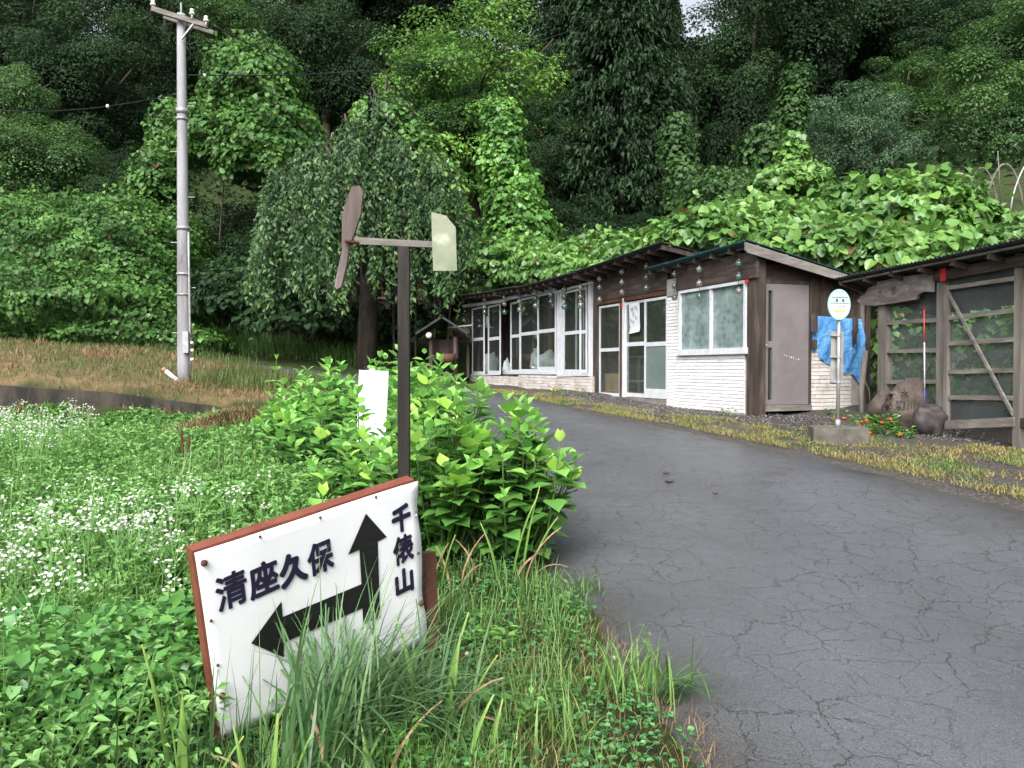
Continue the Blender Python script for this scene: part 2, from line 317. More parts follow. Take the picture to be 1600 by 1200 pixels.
# ------------------------------------------------------------------ the sheds
O2 = np.array([3.78, 12.5]); DL = np.array([-.339, .941]); DL /= np.linalg.norm(DL); DN = np.array([-DL[1], DL[0]]); DE = -DN
def W(t, n, z): p = O2 + DL * t + DN * n; return np.array([p[0], p[1], z])
def fac(px, py, n=0.0):
    """front-wall point seen at a pixel: (t, z) on the plane n metres in front of the wall"""
    o = O2 + DN * n; r = at(px, py, 1.0); rx_, ry_ = r[0], 1.0
    A_ = np.array([[rx_, -DL[0]], [ry_, -DL[1]]]); s, t = np.linalg.solve(A_, o); z = EYE + (r[2] - EYE) * s
    return t, z
def endw(px, py):
    r = at(px, py, 1.0); A_ = np.array([[r[0], -DE[0]], [1.0, -DE[1]]]); s, u = np.linalg.solve(A_, O2); return u, EYE + (r[2] - EYE) * s
def E_(u, n, z): p = O2 + DE * u - DL * n; return np.array([p[0], p[1], z])     # end wall: u from the corner, n outwards
d3 = lambda v: np.array([v[0], v[1], 0.]); Z3 = np.array([0, 0, 1.])
def slab(t0, t1, z0, z1, n0, n1, jit=0.0):
    return frame_box(W(t0, n0, z0), d3(DL) * (t1 - t0), d3(DN) * (n1 - n0), Z3 * (z1 - z0), jit)
def eslab(u0, u1, z0, z1, n0, n1, jit=0.0):
    return frame_box(E_(u0, n0, z0), d3(DE) * (u1 - u0), -d3(DL) * (n1 - n0), Z3 * (z1 - z0), jit)
def quadbox(q, n0, n1, jit=0):
    """front-wall board with four free corners (t,z), n0..n1 deep"""
    P = [W(t, n0, z) for t, z in q]; V, f = prism(P, d3(DN) * (n1 - n0)); return V, f
# glass: clear with a mirror film; frosted; patterned
def mat_glass(name, tint, mirror):
    m, nt, b = new_mat(name); tr = node(nt, 'BsdfTransparent', {'Color': (*tint, 1)}); gl = node(nt, 'BsdfGlossy', {'Roughness': .03, 'Color': (.9, .95, .93, 1)})
    lw = node(nt, 'LayerWeight', {'Blend': .5}); pw = node(nt, 'Math', {0: lw.outputs['Facing'], 1: 4.0}, operation='POWER'); ad_ = node(nt, 'Math', {0: pw.outputs[0], 1: mirror}, operation='ADD', use_clamp=True)
    co = coords(nt); dn = node(nt, 'TexNoise', {'Vector': co, 'Scale': 2, 'Detail': 2}); bp = node(nt, 'Bump', {'Strength': .04, 'Distance': .05, 'Height': dn.outputs[0]}); nt.links.new(bp.outputs[0], gl.inputs['Normal'])
    df = node(nt, 'BsdfDiffuse', {'Color': (.25, .27, .26, 1)}); dust = node(nt, 'MixShader', {0: .06, 1: tr.outputs[0], 2: df.outputs[0]})
    mx = node(nt, 'MixShader', {0: ad_.outputs[0], 1: dust.outputs[0], 2: gl.outputs[0]}); nt.links.new(mx.outputs[0], nt.nodes['Material Output'].inputs[0]); return m
M['glass'] = mat_glass('window_glass', (.88, .92, .9), .04)
M['frost'] = mat_noise('frosted_glass', [(.3, (.10, .14, .13)), (.7, (.15, .19, .175))], 3, .35, bump=.05, spec=.5)
m, nt, b = new_mat('patterned_glass'); co = coords(nt, (1, 1, 1.3)); wv = node(nt, 'TexNoise', {'Vector': co, 'Scale': 3, 'Detail': 3})
vo = node(nt, 'TexVoronoi', {'Vector': co, 'Scale': 8.5, 'Randomness': .7}, feature='SMOOTH_F1'); cc = ramp(nt, vo.outputs['Distance'], [(.1, (.14, .19, .185)), (.3, (.18, .235, .23)), (.5, (.24, .30, .295))])
c2_ = ramp(nt, wv.outputs[0], [(.35, (.55, .6, .6)), (.65, (1, 1, 1))]); mm = node(nt, 'Mix', {0: 1., 6: cc, 7: c2_}, data_type='RGBA', blend_type='MULTIPLY'); nt.links.new(mm.outputs[2], b.inputs['Base Color'])
b.inputs['Roughness'].default_value = .3; b.inputs['Specular IOR Level'].default_value = .5; M['pattern'] = m
def sash(root, t0, t1, z0, z1, n, zmid=None, bar=.035, glass='glass', kick=0.0, low=None, name='window', tilt=0.0):
    """aluminium sash: rails and stiles as one frame, a pane (two when there is a mid rail)"""
    n0, n1 = n, n + .03; fr = [slab(t0, t0 + bar, z0, z1, n0, n1), slab(t1 - bar, t1, z0, z1, n0, n1), slab(t0 + bar, t1 - bar, z1 - bar, z1, n0, n1 - .002), slab(t0 + bar, t1 - bar, z0, z0 + bar * 1.6 + kick, n0, n1 - .002)]
    if zmid: fr.append(slab(t0 + bar, t1 - bar, zmid - bar * .8, zmid + bar * .8, n0, n1 - .002))
    f = obj(name, merge(fr), M['alu'], root)
    zb = z0 + bar * 1.6 + kick
    for a, c, g in ([(zb, zmid - bar * .8, low or glass), (zmid + bar * .8, z1 - bar, glass)] if zmid else [(zb, z1 - bar, glass)]):
        obj('pane', slab(t0 + bar, t1 - bar, a, c, n0 + .012, n0 + .018), M[g], f)
    return f
# narrow wall tiles, laid one by one over a mortar bed
M['mortar'] = mat_noise('tile_mortar', [(.3, (.27, .25, .235)), (.7, (.38, .36, .345))], 12, .9, bump=.2)
def mat_tile(name, lo, mid, hi):
    m, nt, b = new_mat(name); oi = node(nt, 'ObjectInfo'); co = coords(nt, which='Object'); pos = node(nt, 'NewGeometry').outputs['Position']
    n = node(nt, 'TexNoise', {'Vector': pos, 'Scale': 3.2, 'Detail': 7, 'Roughness': .7}); s = node(nt, 'Math', {0: oi.outputs['Random'], 1: .25}, operation='MULTIPLY'); a = node(nt, 'Math', {0: n.outputs[0], 1: s.outputs[0]}, operation='ADD')
    c = ramp(nt, a.outputs[0], [(.38, lo), (.55, mid), (.75, hi)]); nt.links.new(c, b.inputs['Base Color']); b.inputs['Roughness'].default_value = .55; return m
M['tile'] = mat_tile('pale_wall_tile', (.55, .535, .525), (.63, .62, .62), (.68, .675, .68)); M['tile_old'] = mat_tile('stained_wall_tile', (.33, .28, .23), (.48, .44, .40), (.58, .55, .52))
_tile = {}
def tile_mesh(w, h, mk):
    k = (round(w, 3), round(h, 3), mk)
    if k not in _tile:
        c = .006; V = []
        for y, ins in ((0, 0), (.012, 0), (.016, c)): V += [(ins, -y, ins), (w - ins, -y, ins), (w - ins, -y, h - ins), (ins, -y, h - ins)]
        Fc = [(8, 9, 10, 11)] + [(4 * r + i, 4 * r + (i + 1) % 4, 4 * r + 4 + (i + 1) % 4, 4 * r + 4 + i) for r in (0, 1) for i in range(4)]
        me = bpy.data.meshes.new('brick'); me.from_pydata(V, [], Fc); me.materials.append(M[mk]); me.update(); _tile[k] = me
    return _tile[k]
def tiles(parent, start, along, z0, z1, length, out, course=.058, tw=.23, mk='tile', keep=None):
    """courses of tiles from a start point, running `along` to the right as seen from outside"""
    g = .007; ro = origin_of(parent); ang = math.atan2(along[1], along[0]); nrow = int(round((z1 - z0) / course)); course = (z1 - z0) / nrow
    for r in range(nrow):
        x = -random.random() * tw
        while x < length - .02:
            a = max(0, x); e = min(length, x + tw); x += tw
            if e - a < .03: continue
            zz = z0 + r * course
            if keep and not keep((a + e) / 2, zz + course / 2): continue
            w = round((e - a - g) / .02) * .02 if e - a < tw - .001 else tw - g
            w = min(w, e - a - .003)
            p = np.array([start[0] + along[0] * a, start[1] + along[1] * a, zz]) + d3(out) * random.uniform(-.001, .002) - ro
            o = link('brick', tile_mesh(w, course - g, mk), parent, p); o.rotation_euler = (0, 0, ang)
# ---- long shop building (left part, door part)
G = lambda t, n=0: g1(*W(t, n, 0)[:2])
S = empty('shop_building', W(8, 0, G(8)), 'long low shop shed with aluminium windows, sliding doors and a dark sheet roof', 'shed')
TP = lambda px: fac(px, 560)[0]
t_a, t_b, t_c, t_d, t_e = TP(736), TP(814), TP(874), TP(931), TP(1046)
DEPTH = 2.6
# shell: floor, back wall, ends
obj('floor', slab(t_e, t_a, .75, .98, -DEPTH, -.06), M['wood_grey_h'], S)
for k in range(9):
    a = t_e + (t_a - t_e) * k / 9; c = t_e + (t_a - t_e) * (k + 1) / 9 - .015
    obj('back_board', slab(a, c, .9, 3.3, -DEPTH - .05, -DEPTH), M['wood_pale' if k in (0, 3, 5, 6) else 'wood_grey'], S)  # pale boards chosen to bounce light into the dark room
obj('end_wall', slab(t_a - .05, t_a + .03, .8, 3.4, -DEPTH, -.12), M['wood_dark'], S)
obj('partition', slab(t_d - .03, t_d + .03, .98, 3.3, -DEPTH, -.12), M['wood_dark'], S)
# posts
for px0, px1, z1, mk in ((735, 739, 3.55, 'wood_red'), (872, 875.5, 3.62, 'wood_dark'), (928.5, 936.5, 3.62, 'wood_dark'), (969.5, 975, 2.98, 'wood_red')):
    a, c = TP(px1), TP(px0); obj('post', slab(a, c, .85, z1, -.12, .025, .004), M[mk], S)
for k in range(7):
    t = t_d + .9 + k * 1.35
    if t < t_a - .3: obj('inner_post', slab(t, t + .1, .98, 3.3, -1.6, -1.5, .004), M['wood_pale' if k in (1, 2, 4) else 'wood_grey'], S)
def row(px0, px1, ytop0, ytop1, ybot, n, **k):
    """sash between two pixel columns, level head and sill"""
    pm = (px0 + px1) / 2; zt = fac(pm, (ytop0 + ytop1) / 2)[1]; zb = fac(pm, ybot)[1]; zm = fac(pm, k.pop('ymid'))[1] if 'ymid' in k else None
    return sash(S, TP(px1), TP(px0), zb, zt, n, zm, **k)
row(738.5, 757.5, 481, 479, 585, .0, ymid=530, bar=.06); row(762, 781, 477, 475, 584, -.035, ymid=529, bar=.06)
row(797, 812, 473, 470, 582.5, -.035, ymid=525, bar=.055); row(813.5, 842.5, 467, 461, 582, .0, ymid=521, bar=.055); row(842.8, 871.5, 461, 454, 581.5, .03, ymid=517, bar=.055, kick=.05)
row(886, 913, 457, 450, 586, .075, ymid=520, bar=.05, kick=.05); row(903, 920.5, 452, 448, 583, .04, ymid=519, bar=.05)
# outer aluminium frames: head rails, crooked sill, the leaning frame of the third window
def rail(p0, p1, w, n0, n1, name='head_rail', mk='alu'):
    (ta, za), (tb, zb) = fac(*p0), fac(*p1); obj(name, quadbox([(ta, za), (tb, zb), (tb, zb + w), (ta, za + w)], n0, n1), M[mk], S)
rail((727, 481), (793, 472), .09, .035, .10); rail((793, 470), (872, 453.5), .09, .035, .10); rail((875.5, 458), (928.5, 444), .05, .0, .11)
rail((737, 587), (783, 586), .05, .035, .07, 'sill'); rail((796, 584.5), (874, 585), .05, .06, .09, 'sill'); rail((876, 588.5), (925, 587), .05, .0, .11, 'sill')
for px in (876.5, 881.5, 925.8):
    t, zb = fac(px, 588); _, zt = fac(px, 457 - (px - 875) * .26); obj('stile', slab(t - .02, t + .02, zb, zt, .0, .10), M['alu'], S)
# eaves boards between windows and roof
obj('lintel', slab(t_d, t_a, 3.56, 3.7, -.10, -.02), M['wood_red'], S)
# tile skirts
tiles(S, W(t_a, .03, 0), -DL, G(12) - .08, fac(760, 587)[1], t_a - t_b - .02, DN, .075, .3, 'tile_old')
obj('skirt', slab(t_b, t_a, .7, fac(760, 587)[1], -.1, .028), M['mortar'], S)
tiles(S, W(t_b, .07, 0), -DL, G(7.5) - .1, fac(850, 586.5)[1], t_b - t_d - .01, DN, .075, .3, 'tile_old')
obj('skirt', slab(t_d + .01, t_b, .7, fac(850, 586.5)[1], -.1, .068), M['mortar'], S)
# door bay
obj('sill_beam', slab(t_e, t_d, .75, fac(990, 621)[1], -.12, .06, .003), M['wood_grey_h'], S)
tl = [fac(934, 477), fac(1046, 460)]
obj('lintel', quadbox([(tl[0][0], tl[0][1]), (tl[1][0], tl[1][1]), (tl[1][0], tl[1][1] + .1), (tl[0][0], tl[0][1] + .1)], -.1, .04), M['wood_red'], S)
for (a, y0, y1), (c, y2, y3) in (((934, 471.5, 450), (977, 464, 437)), ((977.6, 464, 437), (1046.5, 452, 418))):
    (ta, za), (tb, zb) = fac(a, y0), fac(c, y2); za2, zb2 = fac(a, y1)[1], fac(c, y3)[1]
    obj('board', quadbox([(ta, za), (tb, zb), (tb, zb2), (ta, za2)], .0, .055), M['wood_dark_h'], S)
obj('upper_wall', slab(t_e, t_d, 3.0, 3.62, -.1, -.004), M['wood_dark_h'], S)
row(936.5, 969.3, 479, 473.5, 619, -.02, ymid=546.5, bar=.045)
row(976, 1008.5, 473, 467, 620.5, -.035, ymid=537.5, bar=.05); row(1008.5, 1044.5, 467.5, 463, 622.5, .0, ymid=537.5, bar=.05, kick=.1, low='frost', name='door')
for px in (975.8, 1045.2):
    t, zb = fac(px, 622); obj('stile', slab(t - .03, t + .03, zb, fac(px, 466)[1], -.04, .045), M['alu'], S)
# notice sheet on the glass
nt_t0, nt_z0 = fac(986.5, 524); nt_t1, nt_z1 = fac(1000, 472)
# ---- tiled cabin (right part)
K_ = empty('tiled_cabin', W(1, -.5, G(1)), 'small cabin of pale tiles with a patterned window, grey door and dark roof', 'shed')
zc = G(1) - .05
zw0, zw1 = fac(1120, 549.5)[1], fac(1120, 446.5)[1]
tw0, tw1 = TP(1173), TP(1067.5)
tk0 = TP(1170)
obj('wall', slab(tk0 + .0, t_e, zc - .1, zw0 - .02, -.12, .058), M['mortar'], K_)
tiles(K_, W(TP(1057), .06, 0), -DL, zc + .06, zw0 - .01, TP(1057) - tk0, DN)
tiles(K_, W(t_e, .045, 0), -DL, zc + .02, fac(1055, 464)[1], t_e - TP(1064.5), DN, .06, .26)
obj('pier', slab(TP(1064.5), t_e, zc - .1, fac(1055, 463)[1], -.1, .043), M['mortar'], K_)
obj('plate', slab(TP(1064), TP(1047), fac(1055, 463)[1] + .004, fac(1055, 436)[1], .03, .075), M['concrete'], K_)
obj('footing', slab(tk0 - .02, t_e, zc - .3, zc + .055, -.1, .10, .004), M['concrete'], K_)
wf = obj('window', merge([slab(tw0, tw0 + .05, zw0, zw1, .0, .11), slab(tw1 - .05, tw1, zw0, zw1, .0, .11), slab(tw0 + .05, tw1 - .05, zw1 - .05, zw1, .0, .108), slab(tw0 - .03, tw1 + .03, zw0 - .05, zw0 + .05, .0, .13), slab(TP(1117.5), TP(1115), zw0 + .05, zw1 - .05, .02, .09)]), M['alu'], K_)
obj('pane', slab(tw0 + .05, TP(1117.5), zw0 + .05, zw1 - .05, .04, .046), M['pattern'], wf); obj('pane', slab(TP(1115), tw1 - .05, zw0 + .05, zw1 - .05, .06, .066), M['pattern'], wf)
(ta, za), (tb, zb) = fac(1065, 453), fac(1190, 433.5); za2, zb2 = fac(1065, 424)[1], fac(1190, 401)[1]
obj('board', quadbox([(tb - .02, zw1 + .01), (ta, zw1 + .01), (ta, 3.3), (tb - .02, 3.3)], .06, .12), M['wood_dark_h'], K_)
obj('post', slab(-.13, tw0 - .005, zc - .05, 3.35, -.12, .075, .004), M['wood_dark'], K_)
# end wall with the grey door
u0, u1 = endw(1189, 540)[0], endw(1262, 540)[0]; zd0, zd1 = endw(1225, 632)[1], endw(1225, 444)[1]
M['door_paint'] = mat_noise('mauve_grey_door_paint', [(.3, (.135, .118, .122)), (.7, (.18, .16, .165))], 3, .6, bump=.06)
dr = obj('door', merge([eslab(u0, u0 + .12, zd0, zd1, -.03, .02), eslab(u0 + .2, u1, zd0, zd1, -.03, .02), eslab(u0 + .12, u0 + .2, zd1 - .11, zd1, -.03, .019), eslab(u0 + .12, u0 + .2, zd0 + .9, zd0 + 1.0, -.03, .019), eslab(u0 + .12, u0 + .2, zd0, zd0 + .08, -.03, .019)]), M['door_paint'], K_)
for a, c in ((zd0 + 1.0, zd1 - .11), (zd0 + .08, zd0 + .9)): obj('pane', eslab(u0 + .12, u0 + .2, a, c, -.02, -.012), M['glass'], dr)
p = E_(u0 + .05, .05, zd0 + .93); obj('knob', merge([ball(p, .03), tube([E_(u0 + .05, .015, zd0 + .93), p], .012)]), M['alu_old'], dr, True)
for k in range(7):
    q = E_(u0 + .42 + k * .045, .0203, zd0 + .78 - k * .012 - (k % 2) * .01); obj('paint_fleck', frame_box(q, d3(DE) * random.uniform(.008, .025), -d3(DL) * .002, Z3 * random.uniform(.01, .03)), M['white'], dr)
obj('threshold', eslab(-.02, u1 + .05, zd0 - .1, zd0 - .005, -.1, .05, .004), M['wood_grey_h'], K_)
obj('door_frame', merge([eslab(u1 + .005, u1 + .05, zd0, zd1 + .05, -.05, .03), eslab(.1, u1 + .004, zd1 + .005, zd1 + .06, -.05, .03)]), M['wood_dark'], K_)
UE = 2.15
obj('wall', eslab(u1 + .05, UE, zd0 - .12, endw(1300, 545)[1], -.08, .0), M['mortar'], K_)
tiles(K_, E_(u1 + .055, .002, 0), DE, zd0 - .1, endw(1262, 545)[1], UE - u1 - .3, -DL, .062, .24, 'tile_old')
for k in range(5):
    a = u1 + .05 + k * (UE - u1 - .05) / 5; c = a + (UE - u1 - .05) / 5 - .012
    obj('board', eslab(a, c, endw(1300, 545)[1] + .004, 3.3 - .24 * a, -.06, -.01, .003), M['wood_dark'], K_)
obj('board', eslab(.05, u1 + .05, zd1 + .065, 3.14, -.06, .0, .003), M['wood_dark_h'], K_)
obj('back_wall', slab(0, t_e, zc, 2.9, -2.3, -2.2), M['wood_dark'], K_); obj('end_post', eslab(UE - .07, UE, zd0 - .1, 2.75, -.1, .02, .004), M['wood_grey'], K_)
obj('inner_wall', slab(t_e - .04, t_e - .002, .8, 3.2, -2.2, -.12), M['wood_dark'], K_)
# roofs: corrugated sheets on rafters, high in front, falling to the back
def corrugated(P00, P10, P01, P11, per=.076, amp=.011, thick=.006, nv=7):
    """sheet with waves across the P0->P1 direction"""
    P00, P10, P01, P11 = (np.asarray(p, float) for p in (P00, P10, P01, P11)); L = np.linalg.norm(P10 - P00); nu = int(L / per * 6)
    u = np.linspace(0, 1, nu + 1); v = np.linspace(0, 1, nv); up = nrm(np.cross(P10 - P00, P01 - P00)); up = up if up[2] > 0 else -up
    G_ = (P00 * (1 - u[:, None, None]) + P10 * u[:, None, None]) * (1 - v[None, :, None]) + (P01 * (1 - u[:, None, None]) + P11 * u[:, None, None]) * v[None, :, None]
    w_ = amp * np.sin(u * L / per * 2 * np.pi)[:, None] + .006 * np.sin(u * L * 1.7 + 1)[:, None] * np.cos(v * 3)[None, :]
    T_ = G_ + up * w_[..., None]; B_ = T_ - up * thick; V = np.concatenate([T_.reshape(-1, 3), B_.reshape(-1, 3)]); n = (nu + 1) * nv
    i = (np.arange(nu)[:, None] * nv + np.arange(nv - 1)[None]).ravel(); q = np.stack([i, i + nv, i + nv + 1, i + 1], 1)
    e0 = np.stack([np.arange(nu) * nv, np.arange(nu) * nv + n, (np.arange(nu) + 1) * nv + n, (np.arange(nu) + 1) * nv], 1); e1 = e0[:, ::-1] + nv - 1
    return V, np.concatenate([q, q[:, ::-1] + n, e0, e1])
def roof(root, segs, n_front, n_back, fall, mk, name='roof'):
    for (t0, z0, t1, z1) in segs:
        V, f = corrugated(W(t0, n_front, z0), W(t1, n_front, z1), W(t0, -n_back, z0 - fall), W(t1, -n_back, z1 - fall))
        me = mesh_np('roof_sheet', V - origin_of(root), f, M[mk]); r = link(name, me, root)
        k = int((t1 - t0) / .46)
        for i in range(k + 1):
            t = t0 + .06 + (t1 - t0 - .12) * i / max(k, 1); z = z0 + (z1 - z0) * i / max(k, 1); s_ = fall / (n_front + n_back)
            obj('rafter', beam(W(t, n_front - .06, z - .065 - .06 * s_), W(t, -n_back + .05, z - .065 - fall + .05 * s_), .045, .085), M['wood_dark'], r)
        for nn in (n_front - .22, n_front - .75):
            s_ = fall / (n_front + n_back) * (n_front - nn); obj('purlin', beam(W(t0 + .02, nn, z0 - .015 - s_), W(t1 - .02, nn, z1 - .015 - s_), .06, .022), M['wood_grey_h'], r)
zr = [fac(px, py, .55) for px, py in ((712, 462), (768, 455), (805, 449), (894, 426), (980, 395), (1031, 378))]
roof(S, [(zr[1][0], zr[1][1], zr[0][0], zr[0][1]), (zr[2][0], zr[2][1] + .02, zr[1][0] - .06, zr[1][1] + .03), (zr[3][0], zr[3][1], zr[2][0] + .05, zr[2][1]), (zr[5][0], zr[5][1], zr[3][0] - .05, zr[3][1] + .015)], .55, 2.6, .55, 'roof_dark')
ze = [fac(1020, 416, .35), fac(1167, 375, .35)]
roof(K_, [(ze[1][0], ze[1][1], ze[0][0] + .3, ze[0][1])], .35, 2.5, .62, 'roof_teal')
t0 = ze[1][0]; zz = ze[1][1]; obj('barge_board', prism([W(t0, .37, zz - .03), W(t0, -2.5, zz - .65), W(t0, -2.5, zz - .77), W(t0, .33, zz - .19), W(t0, .37, zz - .15)], d3(DL) * .035), M['wood_grey_h'], K_)
# ---- netted lean-to on the right
N0 = np.array([5.3, 11.7]); NDv = nrm(np.array([.158, -.987])); NO = np.array([NDv[1], -NDv[0]])    # along towards the camera; outwards to the road
def Q(s, n, z): p = N0 + NDv * s + NO * n; return np.array([p[0], p[1], z])
def nslab(s0, s1, z0, z1, n0, n1, jit=0.0): return frame_box(Q(s0, n0, z0), d3(NDv) * (s1 - s0), d3(NO) * (n1 - n0), Z3 * (z1 - z0), jit)
def nz(px, py):
    r = at(px, py, 1.0); A_ = np.array([[r[0], -NDv[0]], [1.0, -NDv[1]]]); s, u = np.linalg.solve(A_, N0); return u, EYE + (r[2] - EYE) * s
NS = empty('netted_lean_to', Q(1.5, -.5, .72), 'open timber lean-to closed with dark netting under a corrugated roof', 'shed')
m, nt, b = new_mat('plastic_netting'); pos = coords(nt); w1 = node(nt, 'TexWave', {'Vector': pos, 'Scale': 26, 'Distortion': 1.5, 'Detail': 1}, bands_direction='Z'); w2 = node(nt, 'TexWave', {'Vector': pos, 'Scale': 26, 'Distortion': 1.5, 'Detail': 1}, bands_direction='Y')
mxw = node(nt, 'Math', {0: w1.outputs['Fac'], 1: w2.outputs['Fac']}, operation='MAXIMUM'); fz = node(nt, 'TexNoise', {'Vector': pos, 'Scale': 1.6, 'Detail': 4}); al = ramp(nt, mxw.outputs[0], [(.55, .07), (.95, .3)])
al2 = node(nt, 'Math', {0: al, 1: ramp(nt, fz.outputs[0], [(.3, .6), (.7, 1.3)])}, operation='MULTIPLY', use_clamp=True)
tr = node(nt, 'BsdfTransparent'); df = node(nt, 'BsdfDiffuse', {'Color': (.17, .2, .2, 1)}); mx = node(nt, 'MixShader', {0: al2.outputs[0], 1: tr.outputs[0], 2: df.outputs[0]}); nt.links.new(mx.outputs[0], nt.nodes['Material Output'].inputs[0]); M['net'] = m
sp = [nz(p, 560)[0] for p in (1371, 1384, 1463, 1476, 1583, 1600)]; s_end = 3.6
for s0, s1, mk, zt in ((sp[0], sp[1], 'wood_grey', 2.6), (sp[2], sp[3] - .01, 'wood_grey', 2.8), (sp[4], sp[4] + .11, 'wood_grey', 2.8), (s_end - .1, s_end, 'wood_dark', 2.8)):
    obj('post', nslab(s0, s1, .5, zt, -.1, .0, .005), M[mk], NS)
def nrail(px0, y0, px1, y1, w, n0, n1, mk='wood_grey_h', name='rail'):
    (sa, za), (sb, zb) = nz(px0, y0), nz(px1, y1); P = [Q(sa, n0, za - w / 2), Q(sb, n0, zb - w / 2), Q(sb, n0, zb + w / 2), Q(sa, n0, za + w / 2)]; obj(name, prism(P, d3(NO) * (n1 - n0)), M[mk], NS)
for y0, y1 in ((505, 500), (549, 547), (597, 596), (634, 635)): nrail(1376, y0, 1464, y1, .055, -.05, -.012)
for y0, y1 in ((497, 485), (537, 530), (581, 578), (621, 622)): nrail(1482, y0, 1584, y1, .055, -.03, .004)
nrail(1482, 450, 1586, 435, .05, -.03, .01); nrail(1478, 664, 1586, 659, .11, -.03, .02, 'wood_grey_h', 'bottom_rail')
nrail(1486, 462, 1584, 645, .06, .006, .03, 'wood_grey_h', 'brace')
nrail(1594, 660, 1640, 664, .1, -.05, .0, 'wood_dark_h')
sa = sp[3] + .005; obj('stile', nslab(sa, sa + .06, nz(1480, 664)[1], nz(1480, 446)[1], -.03, .018, .002), M['wood_grey'], NS)
obj('net', nslab(sp[1] + .01, sp[2] - .01, .7, 2.62, -.062, -.056), M['net'], NS); obj('net', nslab(sp[3] + .07, sp[4] - .01, .78, 2.7, -.04, -.034), M['net'], NS); obj('net', nslab(sp[4] + .14, s_end - .1, .78, 2.7, -.04, -.034), M['net'], NS)
(s0, z0), (s1, z1) = nz(1462, 432), nz(1640, 398); obj('head_beam', prism([Q(s0, -.06, z0 - .07), Q(s_end, -.06, z1 - .06), Q(s_end, -.06, z1 + .06), Q(s0, -.06, z0 + .06)], d3(NO) * .1), M['wood_dark_h'], NS)
for k in range(3): obj('inner_rail', beam(Q(.5, -1.2, 1.0 + k * .35), Q(s_end, -1.2, 1.02 + k * .35), .04, .06), M['wood_grey_h'], NS)
for s in (.6, 1.9, 3.2): obj('inner_post', beam(Q(s, -1.25, .5), Q(s, -1.25, 2.5), .09, .09), M['wood_dark'], NS)
obj('shelf', nslab(.2, s_end, .98, 1.02, -1.7, -.9), M['wood_dark_h'], NS)
r0, r1 = nz(1328, 441), nz(1640, 385); zr0, zr1 = 2.86, 2.9
V, f = corrugated(Q(-.62, .3, zr0), Q(s_end + .3, .3, zr1), Q(-.62, -1.5, zr0 - .5), Q(s_end + .3, -1.5, zr1 - .5)); rf = link('roof', mesh_np('roof_sheet', V - origin_of(NS), f, M['roof_dark']), NS)
for k in range(8): s = -.5 + k * .6; obj('rafter', beam(Q(s, .24, zr0 - .075), Q(s, -1.45, zr0 - .545), .05, .07), M['wood_dark'], rf)
obj('eave_batten', beam(Q(-.6, .2, zr0 - .06), Q(s_end + .25, .2, zr1 - .06), .05, .025), M['wood_grey_h'], rf)
# ------------------------------------------------------------------ direction sign in front
BO = np.array([-1.12724, 3.07536, .05524]); BX = np.array([.747307, .639530, .180370]); BN = -np.array([-.663955, .729460, .164476]); BZ = np.array([-.026385, -.242672, .969749]); BW, BH = .9692, .8
def bp_(u, v, n=0.0): return BO + BX * u + BZ * v + BN * n
def bslab(u0, u1, v0, v1, n0, n1, jit=0): return frame_box(bp_(u0, v0, n0), BX * (u1 - u0), BZ * (v1 - v0), BN * (n1 - n0), jit)
DS = empty('direction_sign', (-.8, 3.4, g1(-.8, 3.4)), 'white wooden direction sign with black arrows leaning in the roadside grass', 'sign')
m, nt, b = new_mat('white_sign_paint'); co = coords(nt); n1 = node(nt, 'TexNoise', {'Vector': co, 'Scale': 2.5, 'Detail': 8, 'Roughness': .7}); n2 = node(nt, 'TexNoise', {'Vector': co, 'Scale': 60, 'Detail': 3})
c = ramp(nt, n1.outputs[0], [(.26, (.62, .62, .61)), (.4, (.70, .71, .73)), (.7, (.74, .75, .78))]); nt.links.new(c, b.inputs['Base Color']); b.inputs['Roughness'].default_value = .38
bq = node(nt, 'Bump', {'Strength': .12, 'Distance': .02, 'Height': n1.outputs[0]}); nt.links.new(bq.outputs[0], b.inputs['Normal']); M['sign_white'] = m
# thin sheet, slightly buckled, with a bent right edge
nu, nv = 24, 20; uu, vv = np.meshgrid(np.linspace(.0, BW, nu + 1), np.linspace(0, BH, nv + 1), indexing='ij')
dn = .002 + .0025 * wob(uu * 6, vv * 6, 1.0); dn = np.where(uu > BW - .05, dn + .006 * np.sin(vv * 14) ** 2, dn); ue = uu.copy(); ue[-1] += .006 * np.sin(vv[-1] * 17)
front = bp_(0, 0, 0) + BX * ue[..., None] + BZ * vv[..., None] + BN * (dn + .0045)[..., None]; back = front - BN * .004
V = np.concatenate([front.reshape(-1, 3), back.reshape(-1, 3)]); n = (nu + 1) * (nv + 1); st_ = nv + 1
q = [(i * st_ + j, (i + 1) * st_ + j, (i + 1) * st_ + j + 1, i * st_ + j + 1) for i in range(nu) for j in range(nv)]
rim = [i * st_ for i in range(nu + 1)] + [nu * st_ + j for j in range(1, nv + 1)] + [i * st_ + nv for i in range(nu - 1, -1, -1)] + [j for j in range(nv - 1, 0, -1)]
sheet = obj('panel', (V, q + [tuple(k + n for k in f[::-1]) for f in q] + [(rim[i], rim[i] + n, rim[(i + 1) % len(rim)] + n, rim[(i + 1) % len(rim)]) for i in range(len(rim))]), M['sign_white'], DS, True)
dp = .06
obj('top_rail', bslab(-.008, BW - .005, BH - .04, BH + .008, -dp, -.001, .002), M['paint_red'], DS); obj('bottom_rail', bslab(.0, BW, .0, .05, -dp, -.001), M['paint_red'], DS)
obj('stile', bslab(-.01, .04, -.02, BH - .041, -dp, -.001, .002), M['paint_red'], DS); obj('stile', bslab(BW - .045, BW - .006, .051, BH - .041, -dp, -.001), M['paint_red'], DS)
